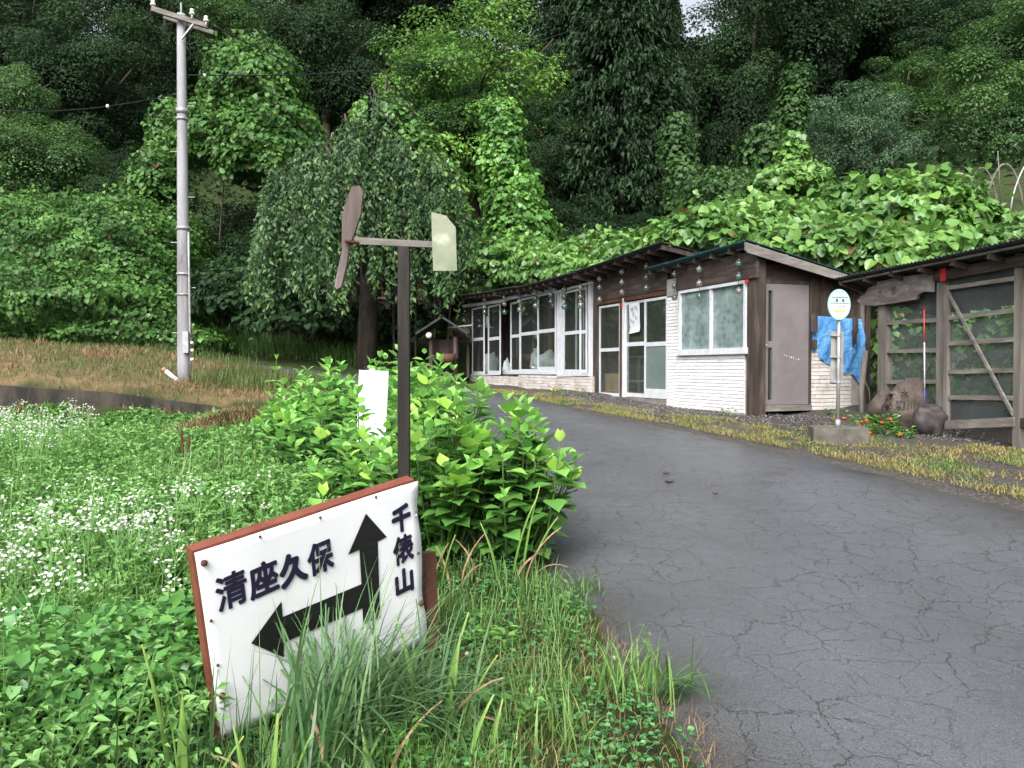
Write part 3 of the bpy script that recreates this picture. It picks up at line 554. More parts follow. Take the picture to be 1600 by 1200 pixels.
obj('leg', beam(at(668, 862, 3.72), at(676, 1010, 3.72) + np.array([0, .02, -.25]), .05, .06), M['wood_red'], DS); obj('leg', beam(bp_(.15, .4, -.09), bp_(.15, -.25, -.09), .05, .06), M['wood_red'], DS)
arrow = [(0.7049, 0.7324), (0.7968, 0.5939), (0.7507, 0.587), (0.7342, 0.2331), (0.6482, 0.2359), (0.6512, 0.3099), (0.2888, 0.3065), (0.2801, 0.2438), (0.1575, 0.3627), (0.298, 0.488), (0.2952, 0.4194), (0.6556, 0.4227), (0.6602, 0.582), (0.6046, 0.5777)]
m, nt, b = new_mat('worn_black_arrow_paint'); co = coords(nt, (6, 6, 40)); nn = node(nt, 'TexNoise', {'Vector': co, 'Scale': 3, 'Detail': 7, 'Roughness': .75}); c = ramp(nt, nn.outputs[0], [(.55, (.008, .007, .008)), (.68, (.03, .03, .03)), (.74, (.45, .45, .45))]); nt.links.new(c, b.inputs['Base Color']); b.inputs['Roughness'].default_value = .45; M['arrow'] = m
tri = [(0, 1, 2, 12, 13), (12, 2, 3, 11), (11, 3, 5), (3, 4, 5), (5, 6, 10, 11), (6, 7, 8, 9, 10)]
Va = np.array([bp_(u, v, .0125) for u, v in arrow]); obj('arrow', (Va, [t if np.dot(np.cross(Va[t[1]] - Va[t[0]], Va[t[2]] - Va[t[0]]), BN) > 0 else t[::-1] for t in tri]), M['arrow'], DS)
def text_mesh(s, off=0.0):
    cu = bpy.data.curves.new('text', 'FONT'); cu.body = s; cu.offset = off; o = bpy.data.objects.new('text', cu); COL.objects.link(o)
    me = bpy.data.meshes.new_from_object(o.evaluated_get(bpy.context.evaluated_depsgraph_get())); bpy.data.objects.remove(o); bpy.data.curves.remove(cu)
    V = np.array([v.co[:2] for v in me.vertices]); Fc = [tuple(p.vertices) for p in me.polygons]; bpy.data.meshes.remove(me); return V, Fc
def write(ch, o, ex, ey, w, h, mat, parent, off=.02, name='lettering', slant=0):
    """glyph(s) centred at o, spanning w x h along unit vectors ex, ey"""
    V, Fc = text_mesh(ch); lo, hi = V.min(0), V.max(0); P = (V - (lo + hi) / 2) / (hi - lo) * np.array([w - off * w * 2, h - off * h * 2]); P[:, 1] += slant * P[:, 0]; nn = nrm(np.cross(ex, ey)); A = []
    for k in range(12 if off else 1):      # a bold brush weight: the glyph struck several times around itself
        dx, dy = off * w * math.cos(k * .5236), off * h * math.sin(k * .5236); A.append((np.array([o + ex * (x + (dx if off else 0)) + ey * (y + (dy if off else 0)) + nn * .00012 * k for x, y in P]), Fc))
    return obj(name, merge(A), mat, parent)
for ch, u, v, w, h in (('清', .110, .612, .122, .146), ('座', .237, .610, .122, .144), ('久', .3613, .606, .122, .142), ('保', .4813, .612, .117, .142), ('千', .876, .654, .1, .128), ('俵', .876, .508, .108, .136), ('山', .870, .354, .098, .126)):
    write(ch, bp_(u, v, .0125), BX, BZ, w, h, M['ink'], DS, .026 if ch == '清' else .036 if ch in '座保俵' else .055, slant=.07)
for u, v, r in ((.0246, .755, .013), (.022, .196, .013), (.953, .21, .013), (.015, .02, .009), (.243, .785, .006), (.497, .782, .006), (.759, .79, .006), (.02, .52, .006), (.022, .33, .006), (.955, .46, .006)):
    c = bp_(u, v, .012); obj('bolt', ball(c, r, 10, 6), M['rust'], DS, True)
for k in range(7): p0 = bp_(BW - .012, .60 + k * .028, .008); obj('staple', beam(p0, p0 + BZ * .016 + BX * .004 * (-1) ** k, .012, .005, up=BN), M['alu_old'], DS)
# ------------------------------------------------------------------ windmill vane on a post
YW = 4.6; P0 = at(630, 760, YW); zt = at(632, 386, YW)[2]; wg = g1(P0[0], YW)
WM = empty('wind_vane', (P0[0], YW, wg), 'dark wooden post with a propeller and clear tail plate on a crossarm', 'wind vane')
obj('post', prism([(P0[0] - .03, YW - .03, wg - .3), (P0[0] + .034, YW - .03, wg - .3), (P0[0] + .034, YW + .035, wg - .3), (P0[0] - .03, YW + .035, wg - .3)], (.006, 0, zt - wg + .3)), M['wood_black'], WM)
a0, a1 = at(553, 376, YW - .03), at(712, 384, YW + .03); obj('crossarm', beam(a0, a1, .028, .036), M['wood_grey_h'], WM)
obj('pivot', tube([[P0[0] + .008, YW, zt], [P0[0] + .008, YW, zt + .05]], .012), M['rust'], WM)
pr = [(549, 291), (562, 290), (567, 300), (563, 335), (553, 365), (545, 385), (541, 415), (533, 448), (526, 452), (522, 447), (528, 420), (534, 392), (534, 370), (535, 335), (542, 310)]
tw = [0, .015, .03, .025, .01, 0, -.012, -.02, -.015, .012, .015, .005, 0, -.02, -.02]
pp = np.array([at(x, y, YW - .06 + t * .25) for (x, y), t in zip(pr, tw)]); M['wood_prop'] = mat_noise('propeller_wood', [(.3, (.05, .032, .028)), (.5, (.10, .075, .068)), (.75, (.2, .18, .175))], 5, .7, (1, 1, .2), bump=.2); obj('propeller', prism(pp, (.004, .018, 0)), M['wood_prop'], WM)
hb = at(546, 378, YW - .07); obj('hub_bolt', tube([hb + np.array([-.02, -.02, 0]), hb + np.array([.06, .05, 0])], .011), M['rust'], WM)
m, nt, b = new_mat('scratched_acrylic'); co = coords(nt); nn = node(nt, 'TexNoise', {'Vector': co, 'Scale': 9, 'Detail': 6}); c = ramp(nt, nn.outputs[0], [(.35, (.22, .25, .17)), (.6, (.31, .34, .25)), (.75, (.5, .51, .42))]); nt.links.new(c, b.inputs['Base Color']); b.inputs['Roughness'].default_value = .3
tr = node(nt, 'BsdfTransparent', {'Color': (.85, .88, .75, 1)}); mx = node(nt, 'MixShader', {0: .6, 1: tr.outputs[0], 2: b.outputs[0]}); nt.links.new(mx.outputs[0], nt.nodes['Material Output'].inputs[0]); M['acrylic'] = m
tp_ = np.array([at(x, y, YW - .03) for x, y in ((674, 331), (697, 337), (712, 355), (714, 423), (677, 423), (675, 380))]); obj('tail_plate', prism(tp_, (0, .005, 0)), M['acrylic'], WM)
# ------------------------------------------------------------------ white panel among the bushes
YP = 6.6; q0 = at(583, 700, YP); PG = empty('white_signboard', (q0[0], YP, g1(q0[0], YP)), 'blank white board with a centre strip standing in the leafy bushes', 'signboard')
pl = np.array([at(x, y, YP) for x, y in ((561, 578), (607, 580), (602, 690), (557, 690))]); obj('board', prism(pl, (0, .008, 0)), M['white'], PG)
ps = np.array([at(x, y, YP - .004) for x, y in ((577, 576), (586, 576), (584, 690), (574, 690))]); obj('strip', prism(ps, (0, -.006, 0)), M['white'], PG)
obj('post', beam(at(578, 650, YP + .03), at(575, 760, YP + .03), .04, .03), M['alu_old'], PG)
obj('mark', frame_box(at(578, 595, YP - .0115), (.008, 0, 0), (0, -.001, 0), (0, 0, .008)), M['black'], PG)
# ------------------------------------------------------------------ utility pole
UY = 16.0; ub = at(288, 596, UY); ug = g1(ub[0], UY); uz = at(283, 22, UY)[2]
UP = empty('utility_pole', (ub[0], UY, ug), 'pale concrete utility pole with a wooden crossarm standing on the mown bank', 'utility pole')
ut = at(283, 22, UY); lean = (ut[0] - ub[0]); px_ = lambda z: np.array([ub[0] + lean * (z - ug) / (uz - ug), UY, z])
M['pole'] = mat_noise('weathered_pole_concrete', [(.3, (.12, .115, .11)), (.45, (.23, .23, .235)), (.58, (.30, .30, .315)), (.7, (.2, .195, .19))], 1.6, .85, (2, 2, .35), bump=.15)
obj('shaft', tube([px_(z) for z in np.linspace(ug - .4, uz, 10)], np.linspace(.135, .08, 10), 20), M['pole'], UP, True)
c0, c1 = at(237, 14, UY - .25), at(325, 41, UY - .05); obj('crossarm', beam(c0, c1, .09, .09), M['wood_grey_h'], UP)
obj('crossarm', beam(c0 + np.array([.1, .3, -.02]), c1 + np.array([0, .3, -.01]), .08, .08), M['wood_grey_h'], UP)
obj('brace', beam(px_(uz - .55) + np.array([.05, -.12, 0]), c0 * .25 + c1 * .75 + np.array([0, -.02, -.04]), .04, .02), M['alu_old'], UP)
for px, py in ((239, 8), (300, 22), (322, 33)):
    p = at(px, py + 3, UY - .15); i = obj('insulator', merge([tube([p + np.array([0, 0, -.05]), p + np.array([0, 0, .12])], [.02, .02]), ball(p + np.array([0, 0, .05]), .055, 12, 8, (1, 1, .6)), ball(p + np.array([0, 0, .11]), .042, 12, 8, (1, 1, .8))]), M['porcelain'], UP, True)
obj('top_pin', tube([px_(uz - .05), px_(uz + .22)], .018), M['alu_old'], UP)
for z, h in ((6.55, .1), (6.42, .05), (4.25, .06), (3.35, .04), (2.95, .03)):
    if z < uz: rr_ = .145 - .055 * (z - ug) / (uz - ug) + .008; obj('band', tube([px_(z), px_(z + h)], rr_, 20), M['alu_old'], UP, True)
obj('conduit', tube([px_(z) + np.array([.15 - .04 * (z - ug) / 7, -.06, 0]) for z in np.linspace(ug + .1, 4.2, 5)], .022), M['alu_old'], UP, True)
bx0 = px_(ug + .55) + np.array([.05, -.19, 0]); obj('meter_box', frame_box(bx0, (.11, 0, 0), (0, .07, 0), (0, 0, .42), .003), M['alu_old'], UP)
for k, z in enumerate((.42, .6, .75, .9)): p = px_(ug + z) + np.array([.2, -.1, 0]); obj('spool', ball(p, .035, 10, 6), M['porcelain' if k != 3 else 'rust'], UP, True)
for k in range(6):
    z = 2.2 + k * .9; s = 1 if k % 2 else -1; obj('step_bolt', tube([px_(z) + np.array([s * .1, 0, 0]), px_(z) + np.array([s * .24, 0, 0])], .009, 6), M['alu_old'], UP)
def wire(P, Q_, sag, r, label, n=24):
    P, Q_ = np.asarray(P, float), np.asarray(Q_, float); t = np.linspace(0, 1, n)[:, None]; L = P * (1 - t) + Q_ * t; L[:, 2] -= sag * 4 * (t * (1 - t))[:, 0]
    return tag(obj('power_line', tube(L, r, 5), M['black'], None, True), label, 'wire', 'overhead wires from the pole')
wire(at(300, 24, UY - .1), at(850, 190, 34), .8, .015, 'thin overhead wire running from the pole towards the vine column')
wire(px_(uz - 1.55), at(-60, 165, 22), .25, .009, 'thin overhead wire leaving the pole to the open side')
wire(px_(uz - 1.2), at(1020, -20, 40), 1.2, .014, 'thin overhead wire rising from the pole across the tall light tree')
def on_wire(P, Q_, sag, t): v = np.asarray(P) * (1 - t) + np.asarray(Q_) * t; v[2] -= sag * 4 * t * (1 - t); return v
for i, c in enumerate((on_wire(px_(uz - 1.55), at(-60, 165, 22), .25, .27), on_wire(px_(uz - 1.2), at(1020, -20, 40), 1.2, .02))): tag(obj('strain_insulator', ball(c, .035, 10, 8, (1, 1, 1.2)), M['porcelain'], None, True), ('small white strain insulator hanging on the wire beside the pole', 'small white strain insulator just below the crossarm end')[i], 'insulator')
g0, g1_ = at(256, 577, 15.75), at(280, 597, 15.75); PV = empty('guard_pipe', g1_, 'white plastic guard pipe leaning against the foot of the utility pole', 'pipe'); obj('tube', tube([g0, g1_ + (g1_ - g0) * .3], .042, 12), M['white'], PV, True); obj('end_cap', tube([g0 - (g1_ - g0) * .06, g0 + (g1_ - g0) * .12], .047, 12), M['wood_pale'], PV, True)
# ------------------------------------------------------------------ bus stop
YB = 9.9; b0 = at(1309, 672, YB); bg_ = g1(b0[0], YB); BS = empty('bus_stop_sign', (b0[0], YB, bg_), 'round white bus stop sign on a steel pole in a hexagonal concrete block', 'bus stop')
hexa = [(b0[0] + .37 * math.cos(a), YB + .37 * math.sin(a), at(1309, 668, YB)[2] - .3) for a in (R(x) for x in (20, 80, 140, 200, 260, 320))]
M['block'] = mat_noise('mossy_concrete_block', [(.25, (.055, .05, .04)), (.5, (.11, .10, .085)), (.8, (.19, .175, .15))], 5, .92, bump=.3); ztop = at(1309, 667, YB)[2]
obj('base', prism(hexa, (0, 0, ztop - hexa[0][2])), M['block'], BS); pz = at(1310, 487, YB)[2]
obj('pole', tube([(b0[0], YB, ztop - .05), (b0[0] + .004, YB, pz + .05)], .022, 14), M['alu_old'], BS, True); obj('collar', tube([(b0[0], YB, ztop - .01), (b0[0], YB, ztop + .09)], .034, 14), M['alu_old'], BS, True)
dc = at(1310.5, 488, YB - .03); dw = 18.5 / FPX * YB; dh = 23.5 / FPX * YB * 1.02; k = 36; ex_, ez_, en_ = np.array([1., .12, 0]), np.array([0, 0, 1.]), np.array([.12, -1, 0])
def disc_ring(a, c_, off, o=dc): return np.array([o + ex_ * a * math.cos(2 * math.pi * i / k) * 1 + ez_ * c_ * math.sin(2 * math.pi * i / k) + en_ * off for i in range(k)])
M['sign_mint'] = plain('pale_mint_enamel', (.30, .44, .41), .35, .5, var=.06); M['sign_pale'] = plain('off_white_enamel', (.47, .55, .56), .4, .4, var=.05); M['sign_teal'] = plain('grey_teal_print', (.13, .24, .24), .5); M['sign_yellow'] = plain('yellow_print', (.62, .58, .08), .5)
dc = at(1310.5, 476, YB - .03)
disc = obj('disc', prism(disc_ring(dw, dh, 0, dc), en_ * .014), M['sign_mint'], BS); obj('face', prism(disc_ring(dw * .88, dh * .9, .0145, dc), en_ * .002), M['sign_pale'], disc)
def dpt(x, y, off=.018): return dc + ex_ * dw * x + ez_ * dh * y + en_ * off
def drect(x0, x1, y0, y1, mk, off=.0178): obj('print', (np.array([dpt(x0, y0, off), dpt(x1, y0, off), dpt(x1, y1, off), dpt(x0, y1, off)]), [(0, 1, 2, 3)]), M[mk], disc)
drect(-.72, .72, .42, .52, 'sign_teal'); drect(-.84, .84, .05, .13, 'sign_teal'); drect(-.4, .4, .78, .84, 'sign_teal'); drect(-.45, .5, -.50, -.36, 'sign_yellow')
for ch, x in (('馬', -.24), ('場', .3)): write(ch, dpt(x, .27, .0195), ex_, ez_, dw * .24, dh * .2, M['black'], disc, .012)
for k_ in range(7): drect(-.5 + k_ * .12, -.43 + k_ * .12, .62, .66, 'sign_teal'); 
for k_ in range(5): drect(-.1 + k_ * .13, -.02 + k_ * .13, -.18, -.11, 'black' if k_ != 2 else 'sign_teal')
for k_ in range(6): drect(-.08 + k_ * .1, -.01 + k_ * .1, -.30, -.25, 'sign_teal')
tb = at(1307, 557, YB + .03); obj('timetable_board', frame_box(at(1298, 600, YB + .035), at(1319, 600, YB + .035) - at(1298, 600, YB + .035) + np.array([0, .03, 0]), (0, .012, 0), (0, 0, 83 / FPX * YB)), M['concrete'], BS)
for py in (523, 557, 596):
    cc_ = at(1310, py, YB); obj('clamp', merge([beam(cc_ + np.array([-.1, .01, 0]), cc_ + np.array([.045, .01, 0]), .02, .03), tube([cc_ + np.array([0, 0, -.02]), cc_ + np.array([0, 0, .02])], .03, 12)]), M['alu_old'], BS)
# ------------------------------------------------------------------ strings of glass floats under the eaves
def mat_float(name, c, rough=.08):
    m, nt, b = new_mat(name); co = coords(nt); n = node(nt, 'TexNoise', {'Vector': co, 'Scale': 9, 'Detail': 3}); cc = ramp(nt, n.outputs[0], [(.35, [v * .45 for v in c]), (.7, c)]); nt.links.new(cc, b.inputs['Base Color']); b.inputs['Roughness'].default_value = rough; b.inputs['Metallic'].default_value = .35; b.inputs['Coat Weight'].default_value = .6
    tr = node(nt, 'BsdfTransparent', {'Color': (.8, .85, .82, 1)}); mx = node(nt, 'MixShader', {0: .55, 1: tr.outputs[0], 2: b.outputs[0]}); nt.links.new(mx.outputs[0], nt.nodes['Material Output'].inputs[0]); return m
FM = {'c': mat_float('clear_glass_float', (.45, .45, .42)), 'g': mat_float('green_glass_float', (.17, .30, .25)), 'b': mat_float('blue_glass_float', (.06, .10, .40)), 'a': mat_float('amber_glass_float', (.36, .24, .15)), 'k': mat_float('smoky_glass_float', (.14, .14, .14))}
CN = {'c': 'clear', 'g': 'green', 'b': 'blue', 'a': 'amber', 'k': 'smoky'}
strings = [(725, [(490, 'b'), (501, 'c'), (511, 'c')], 'outside the far end of the shop windows'), (757.5, [(468, 'c'), (480, 'c'), (488, 'g')], 'above the first gap in the shop windows'), (788.5, [(465, 'c'), (475, 'c'), (488, 'g')], 'before the dark open window gap'), (812, [(460, 'b'), (471, 'c'), (484, 'c')], 'beside the narrow sash next to the open gap'), (837, [(454, 'c'), (466, 'g'), (478, 'c')], 'before the middle mullion of the wide window'), (861, [(448, 'c'), (461, 'g'), (472, 'k')], 'before the last pane of the wide window'), (882, [(453, 'g'), (464, 'k'), (479, 'g')], 'on the post before the leaning window frame'), (907.5, [(449, 'c'), (464, 'a'), (477, 'c')], 'before the leaning window frame'), (937, [(436, 'c'), (449, 'c'), (468, 'c')], 'by the dark post left of the narrow door pane'), (972, [(425, 'c'), (441, 'c'), (457, 'c')], 'between the two dark lintel boards'), (1010, [(417, 'k'), (434, 'k'), (450.5, 'g')], 'over the sliding door'), (1054, [(429, 'k'), (447, 'k'), (465, 'k')], 'on the tiled pier beside the sliding door'), (1093, [(421, 'c'), (443, 'c'), (463, 'g')], 'before the left half of the patterned window'), (1154.5, [(412, 'g'), (432, 'g'), (455, 'c')], 'before the right half of the patterned window')]
for px, bl, where in strings:
    n = .26 if px < 1050 else .24
    ev = sorted({c for _, c in bl}, key=lambda c: [x[1] for x in bl].index(c)); t, z0 = fac(px, bl[0][0], n); top = W(t, n, z0 + .12)
    fs = empty('float_string', top, '%s glass floats %s' % (' and '.join(CN[c] for c in ev), where), 'glass floats', 'strings of glass floats along the eaves')
    obj('cord', tube([top + np.array([0, 0, .12]), W(t, n, fac(px, bl[-1][0], n)[1])], .004, 5), M['black'], fs)
    for py, c in bl:
        z = fac(px, py, n)[1]; r = .055 if px > 930 else .075
        f = obj('float', ball(W(t, n, z), r, 14, 9), FM[c], fs, True); obj('knot', ball(W(t, n, z + r), r * .28, 8, 5), M['wood_grey'], f, True)
# ------------------------------------------------------------------ paper notice, red tags, clutter behind the glass
pts = [fac(x, y, .005) for x, y in ((983, 474), (999.5, 471.5), (1000.5, 518), (984.5, 522))]
P = [W(t, .004, z) for t, z in pts]; gq = 10; V = []
for j in range(gq + 1):
    s = j / gq
    for i in range(7):
        a = i / 6; p = (P[3] * (1 - a) + P[2] * a) * (1 - s) + (P[0] * (1 - a) + P[1] * a) * s; p = p + d3(DN) * (.004 + .02 * max(0, .12 - s) / .12 + .004 * math.sin(a * 9 + s * 5) ** 2); V.append(p)
nb = empty('paper_notice', P[3], 'white handwritten paper notice taped to the sliding door glass', 'notice')
obj('sheet', (np.array(V), [(j * 7 + i, j * 7 + i + 1, (j + 1) * 7 + i + 1, (j + 1) * 7 + i) for j in range(gq) for i in range(6)]), M['white'], nb, True)
for k, (x, y, h) in enumerate(((988.5, 483, 4), (990.5, 482, 5), (994, 480, 4), (996.2, 481, 5), (991.5, 490, 7), (988, 500, 5), (991.5, 503, 5), (995.5, 496, 6), (986.5, 510, 4))):
    t, z = fac(x, y); obj('ink_mark', slab(t - .014, t + .014, z - h * .006, z + h * .006, .0345, .0352), M['sign_teal'], nb)
for px, py, lab in ((971.5, 477, 'small red tag on the brown door post beside the notice'), (1046.5, 456, 'small red and white tag at the foot of the pier plate')):
    t, z = fac(px, py, .05); tag(obj('red_tag', slab(t - .03, t + .03, z - .05, z + .05, .046, .056), M['red']), lab, 'tag')
t, z = fac(1176, 440); tag(obj('red_tag', slab(t - .06, t + .03, z - .025, z + .025, .121, .13), M['red']), 'red tape strip at the upper corner of the patterned window', 'tag')
s, z = nz(1479, 428); tag(obj('red_tag', nslab(s - .05, s + .05, z - .09, z + .07, .045, .052), M['red']), 'square red tag on the head beam of the netted lean-to', 'tag')
M['cloth'] = plain('white_cloth', (.6, .62, .64), .8, .2, var=.15, scale=4)
def heap(name, c, r, lab, cat, mat, sq=(1, 1, .8), seed=0, amp=.25, k=20, m_=12):
    V, f = ball((0, 0, 0), 1, k, m_); V = V * (1 + amp * (wob(V[:, 0] * 3 + seed, V[:, 1] * 3 + V[:, 2] * 4, 1.0))[:, None]) * r * np.array(sq); V[:, 2] = np.maximum(V[:, 2], -r * sq[2] * .6); V[:, 2] += r * sq[2] * .6
    return tag(obj(name, (V + np.asarray(c), f), mat, None, True), lab, cat)
def IN(px, n, z): t = fac(px, 560, n)[0]; return W(t, n, z)
heap('cloth_heap', IN(857, -.45, 1.3), .42, 'crumpled white cloth heap behind the widest window pane', 'cloth', M['cloth'], (1.1, .7, .9), 1)
heap('cloth_heap', IN(838, -.5, 1.3), .25, 'tall draped white cloth behind the wide window mullion', 'cloth', M['cloth'], (.6, .6, 1.9), 4, .28)
heap('cloth_heap', IN(768, -.6, 1.3), .4, 'grey draped cloth behind the second window sash', 'cloth', M['cloth'], (.7, .6, 1.1), 7)
heap('cloth_heap', IN(792, -.5, 1.3), .3, 'pale bundle standing in the dark open window gap', 'cloth', M['cloth'], (.5, .5, .9), 9)
bn = empty('window_bench', W(9, -.5, .98), 'dark timber bench running inside the long shop windows', 'bench')
obj('top', slab(t_d + .3, t_a - .2, 1.26, 1.31, -.95, -.15), M['wood_dark_h'], bn)
for k in range(6): obj('leg', slab(t_d + .5 + k * 1.7, t_d + .58 + k * 1.7, .98, 1.26, -.9, -.82), M['wood_dark'], bn)
pt_ = fac(750, 503, -.05); tag(obj('wall_plate', tube([W(pt_[0], -.30, pt_[1]), W(pt_[0], -.27, pt_[1])], .2, 24), M['porcelain'], None, True), 'round pale plate hanging behind the first window sash', 'plate')
sh = empty('inner_shelf', IN(955, -.7, .98), 'pale wooden shelf rack behind the narrow door pane', 'shelf'); ta_, tb_ = fac(972, 560, -.7)[0], fac(941, 560, -.7)[0]
for z in (1.35, 1.95, 2.3): obj('board', slab(ta_, tb_, z, z + .03, -1.0, -.5), M['wood_pale'], sh)
for t in (ta_, (ta_ + tb_) / 2, tb_): obj('upright', slab(t - .02, t + .02, .98, 2.5, -1.0, -.94), M['wood_pale'], sh)
t0_, t1_ = fac(969, 560, -.15)[0], fac(939, 560, -.15)[0]; tag(obj('plywood_sheet', slab(t0_, t1_, .98, 1.38, -.17, -.155), M['wood_pale']), 'bare plywood sheet standing behind the lower narrow pane', 'plywood')
for k in range(6): heap('carved_toy', IN(943 + k * 4.4, -.75, 1.38 if k % 2 else 1.98), .08, ('small wooden carving on the %s shelf behind the narrow pane, %s' % ('lower' if k % 2 else 'middle', ('nearest the dark post', 'near its centre', 'nearest the brown post')[k // 2])), 'carving', M['wood_pale'], (.7, .7, 1.3), k, .3, 10, 8)
tb2 = empty('inner_table', IN(992, -.6, .98), 'small wooden table with two tiers inside the sliding door', 'table'); ta_, tb_ = fac(1010, 560, -.6)[0], fac(978, 560, -.6)[0]
for z in (1.2, 1.72): obj('top', slab(ta_, tb_, z, z + .04, -.9, -.4), M['wood_pale'], tb2)
for t in (ta_ + .03, tb_ - .03):
    for n in (-.86, -.44): obj('leg', slab(t - .02, t + .02, .98, 1.72, n - .02, n + .02), M['wood_grey'], tb2)
tag(obj('hanging_ornament', ball(W(fac(1022, 486)[0], -.25, fac(1022, 486)[1]), .09, 12, 8, (.7, .7, 1.6)), FM['k'], None, True), 'pale oval ornament hanging behind the upper door glass', 'ornament')
# ------------------------------------------------------------------ blue tarp with battens on the end wall
m, nt, b = new_mat('blue_tarp'); co = coords(nt); n = node(nt, 'TexNoise', {'Vector': co, 'Scale': 4, 'Detail': 7}); c = ramp(nt, n.outputs[0], [(.3, (.05, .17, .4)), (.55, (.10, .31, .62)), (.8, (.18, .42, .7))]); nt.links.new(c, b.inputs['Base Color']); b.inputs['Roughness'].default_value = .45
n2 = node(nt, 'TexNoise', {'Vector': co, 'Scale': 7, 'Detail': 4, 'Distortion': 1.5}); bq = node(nt, 'Bump', {'Strength': .6, 'Distance': .06, 'Height': n2.outputs[0]}); nt.links.new(bq.outputs[0], b.inputs['Normal']); M['tarp'] = m
TP_ = empty('blue_tarp', E_(1.6, .05, endw(1300, 560)[1]), 'crumpled blue tarpaulin hung over the cabin end wall', 'tarpaulin')
a_, nv2, nu2 = [], 16, 22; topl, topr = endw(1266, 493), endw(1344, 499)
for i in range(nu2 + 1):
    s = i / nu2; px = 1266 + 78 * s; yb = np.interp(s, [0, .2, .45, .62, .8, .93, 1.0], [547, 563, 576, 583, 584, 600, 560]); yt = 493 + 6 * s
    for j in range(nv2 + 1):
        r_ = j / nv2; u, z = endw(px, yt + (yb - yt) * r_); nn = .03 + .02 * math.sin(s * 17 + r_ * 4) * r_ + .05 * max(0, s - .6) * r_ * 3 + .02 * math.sin(s * 40 + r_ * 13) * r_ + (.05 * math.sin(r_ * math.pi) if s > .7 else 0); a_.append(E_(u, nn, z))
obj('sheet', (np.array(a_), [(i * (nv2 + 1) + j, i * (nv2 + 1) + j + 1, (i + 1) * (nv2 + 1) + j + 1, (i + 1) * (nv2 + 1) + j) for i in range(nu2) for j in range(nv2)]), M['tarp'], TP_, True)
for px0, px1, y0, y1 in ((1264, 1271, 490, 520), (1263, 1270, 531, 545), (1327, 1334, 496, 520), (1325, 1332, 516, 548)):
    (ua, za), (ub_, zb_) = endw(px0, y1), endw(px1, y0); obj('batten', eslab(ua, ub_, za, zb_, .07, .1, .004), M['wood_dark'], TP_)
tag(obj('white_box', frame_box(at(1317, 664, 12.0), (.22, .05, .0), (-.03, .14, 0), (0, 0, .05), .004), M['white']), 'flat white tray lying beside the marigolds', 'tray')
# stake post and dry stems between the cabin and the lean-to
tag(obj('stake', tube([at(1347, 668, 12.3), at(1346, 610, 12.3), at(1353, 548, 12.3)], [.05, .045, .04], 8), M['wood_grey'], None, True), 'rough grey stake leaning between the tarpaulin and the lean-to', 'stake')
# ------------------------------------------------------------------ stone with carved characters, red and white pole, driftwood sign
def rock(name, c, r, sq, seed, lab, mat=None, amp=.2):
    V, f = ball((0, 0, 0), 1, 40, 26); d = 1 + amp * wob(V[:, 0] * 2 + seed, V[:, 2] * 2 + V[:, 1], 1.0) + amp * .35 * wob(V[:, 0] * 5 + seed, V[:, 2] * 5 - V[:, 1] * 5, 1.0) + amp * .15 * wob(V[:, 0] * 13 + seed, V[:, 2] * 13 - V[:, 1] * 11, 1.0) + rng.normal(0, .008, len(V))
    root = empty(name, np.asarray(c) - np.array([0, 0, r * sq[2] * .9]), lab, 'stone'); o = obj('body', (V * d[:, None] * r * np.array(sq) + np.asarray(c), f), mat or M['rock'], root, True); return root
rc = at(1417, 638, 10.75); st1 = rock('carved_stone', rc, .4, (.72, .5, .98), 3.1, 'brown standing stone with dark carved characters beside the marigolds')
from mathutils.bvhtree import BVHTree
sb_ = [o for o in st1.children][0]; STB = BVHTree.FromPolygons([Vector(v.co) + Vector(origin_of(st1)) for v in sb_.data.vertices], [tuple(p.vertices) for p in sb_.data.polygons])
for ch, px, py, w in (('水', 1413, 618, .1), ('切', 1406, 637, .12), ('川', 1423, 637, .1), ('参', 1388, 638, .1), ('木', 1390, 621, .1)):
    o = at(px, py, 10.0); c_ = write(ch, o, np.array([1., 0, 0]), np.array([0, 0, 1.]), w, w * 1.15, M['black'], st1, .02, 'carved_character')
    for v_ in c_.data.vertices:       # cut marks follow the stone's surface
        q = Vector(v_.co) + Vector(origin_of(st1)); h_ = STB.ray_cast(q, Vector((q.x * .1, 1, 0)).normalized())
        if h_[0] is not None: v_.co = h_[0] - Vector((0, .004, 0)) - Vector(origin_of(st1))
rock('dark_stone', at(1453, 657, 10.3), .22, (.95, .6, .95), 6.3, 'dark rounded stone at the foot of the netted lean-to', mat_noise('dark_rock', [(.3, (.02, .016, .017)), (.7, (.07, .058, .056))], 6, .6, bump=.5), .16)
rock('pale_stone', at(1382, 640, 11.2), .3, (.6, .5, .95), 9.4, 'small dull stone half hidden behind the carved stone')
YR = 10.2; rp_ = empty('litter_picker', at(1445, 655, YR), 'thin red and white pole with a wire prong leaning on the netting', 'pole')
segs = [(484, 535, 'red'), (535, 606, 'white'), (606, 634, 'blue')]; bx = lambda py: at(1444 + (py - 484) * .006, py, YR + (634 - py) * .001)
for y0, y1, mk in segs: obj('rod', tube([bx(y0), bx(y1)], .008, 8), M[mk], rp_, True)
for dx in (-7, 0, 7): obj('prong', tube([bx(486), bx(483) + np.array([dx * .004, 0, .02]), bx(480) + np.array([dx * .008, 0, .03])], .005, 5), M['rust'], rp_)
dw_ = [(1344, 470), (1350, 464), (1357, 459), (1363, 450), (1371, 447), (1373, 441), (1388, 438), (1410, 433), (1440, 429), (1463, 426), (1463, 456), (1449, 456), (1440, 461), (1437, 468), (1425, 470), (1400, 474), (1370, 478), (1352, 476)]
dpv = []
for x, y in dw_: s, z = nz(x, y); dpv.append(Q(s, .02, z))
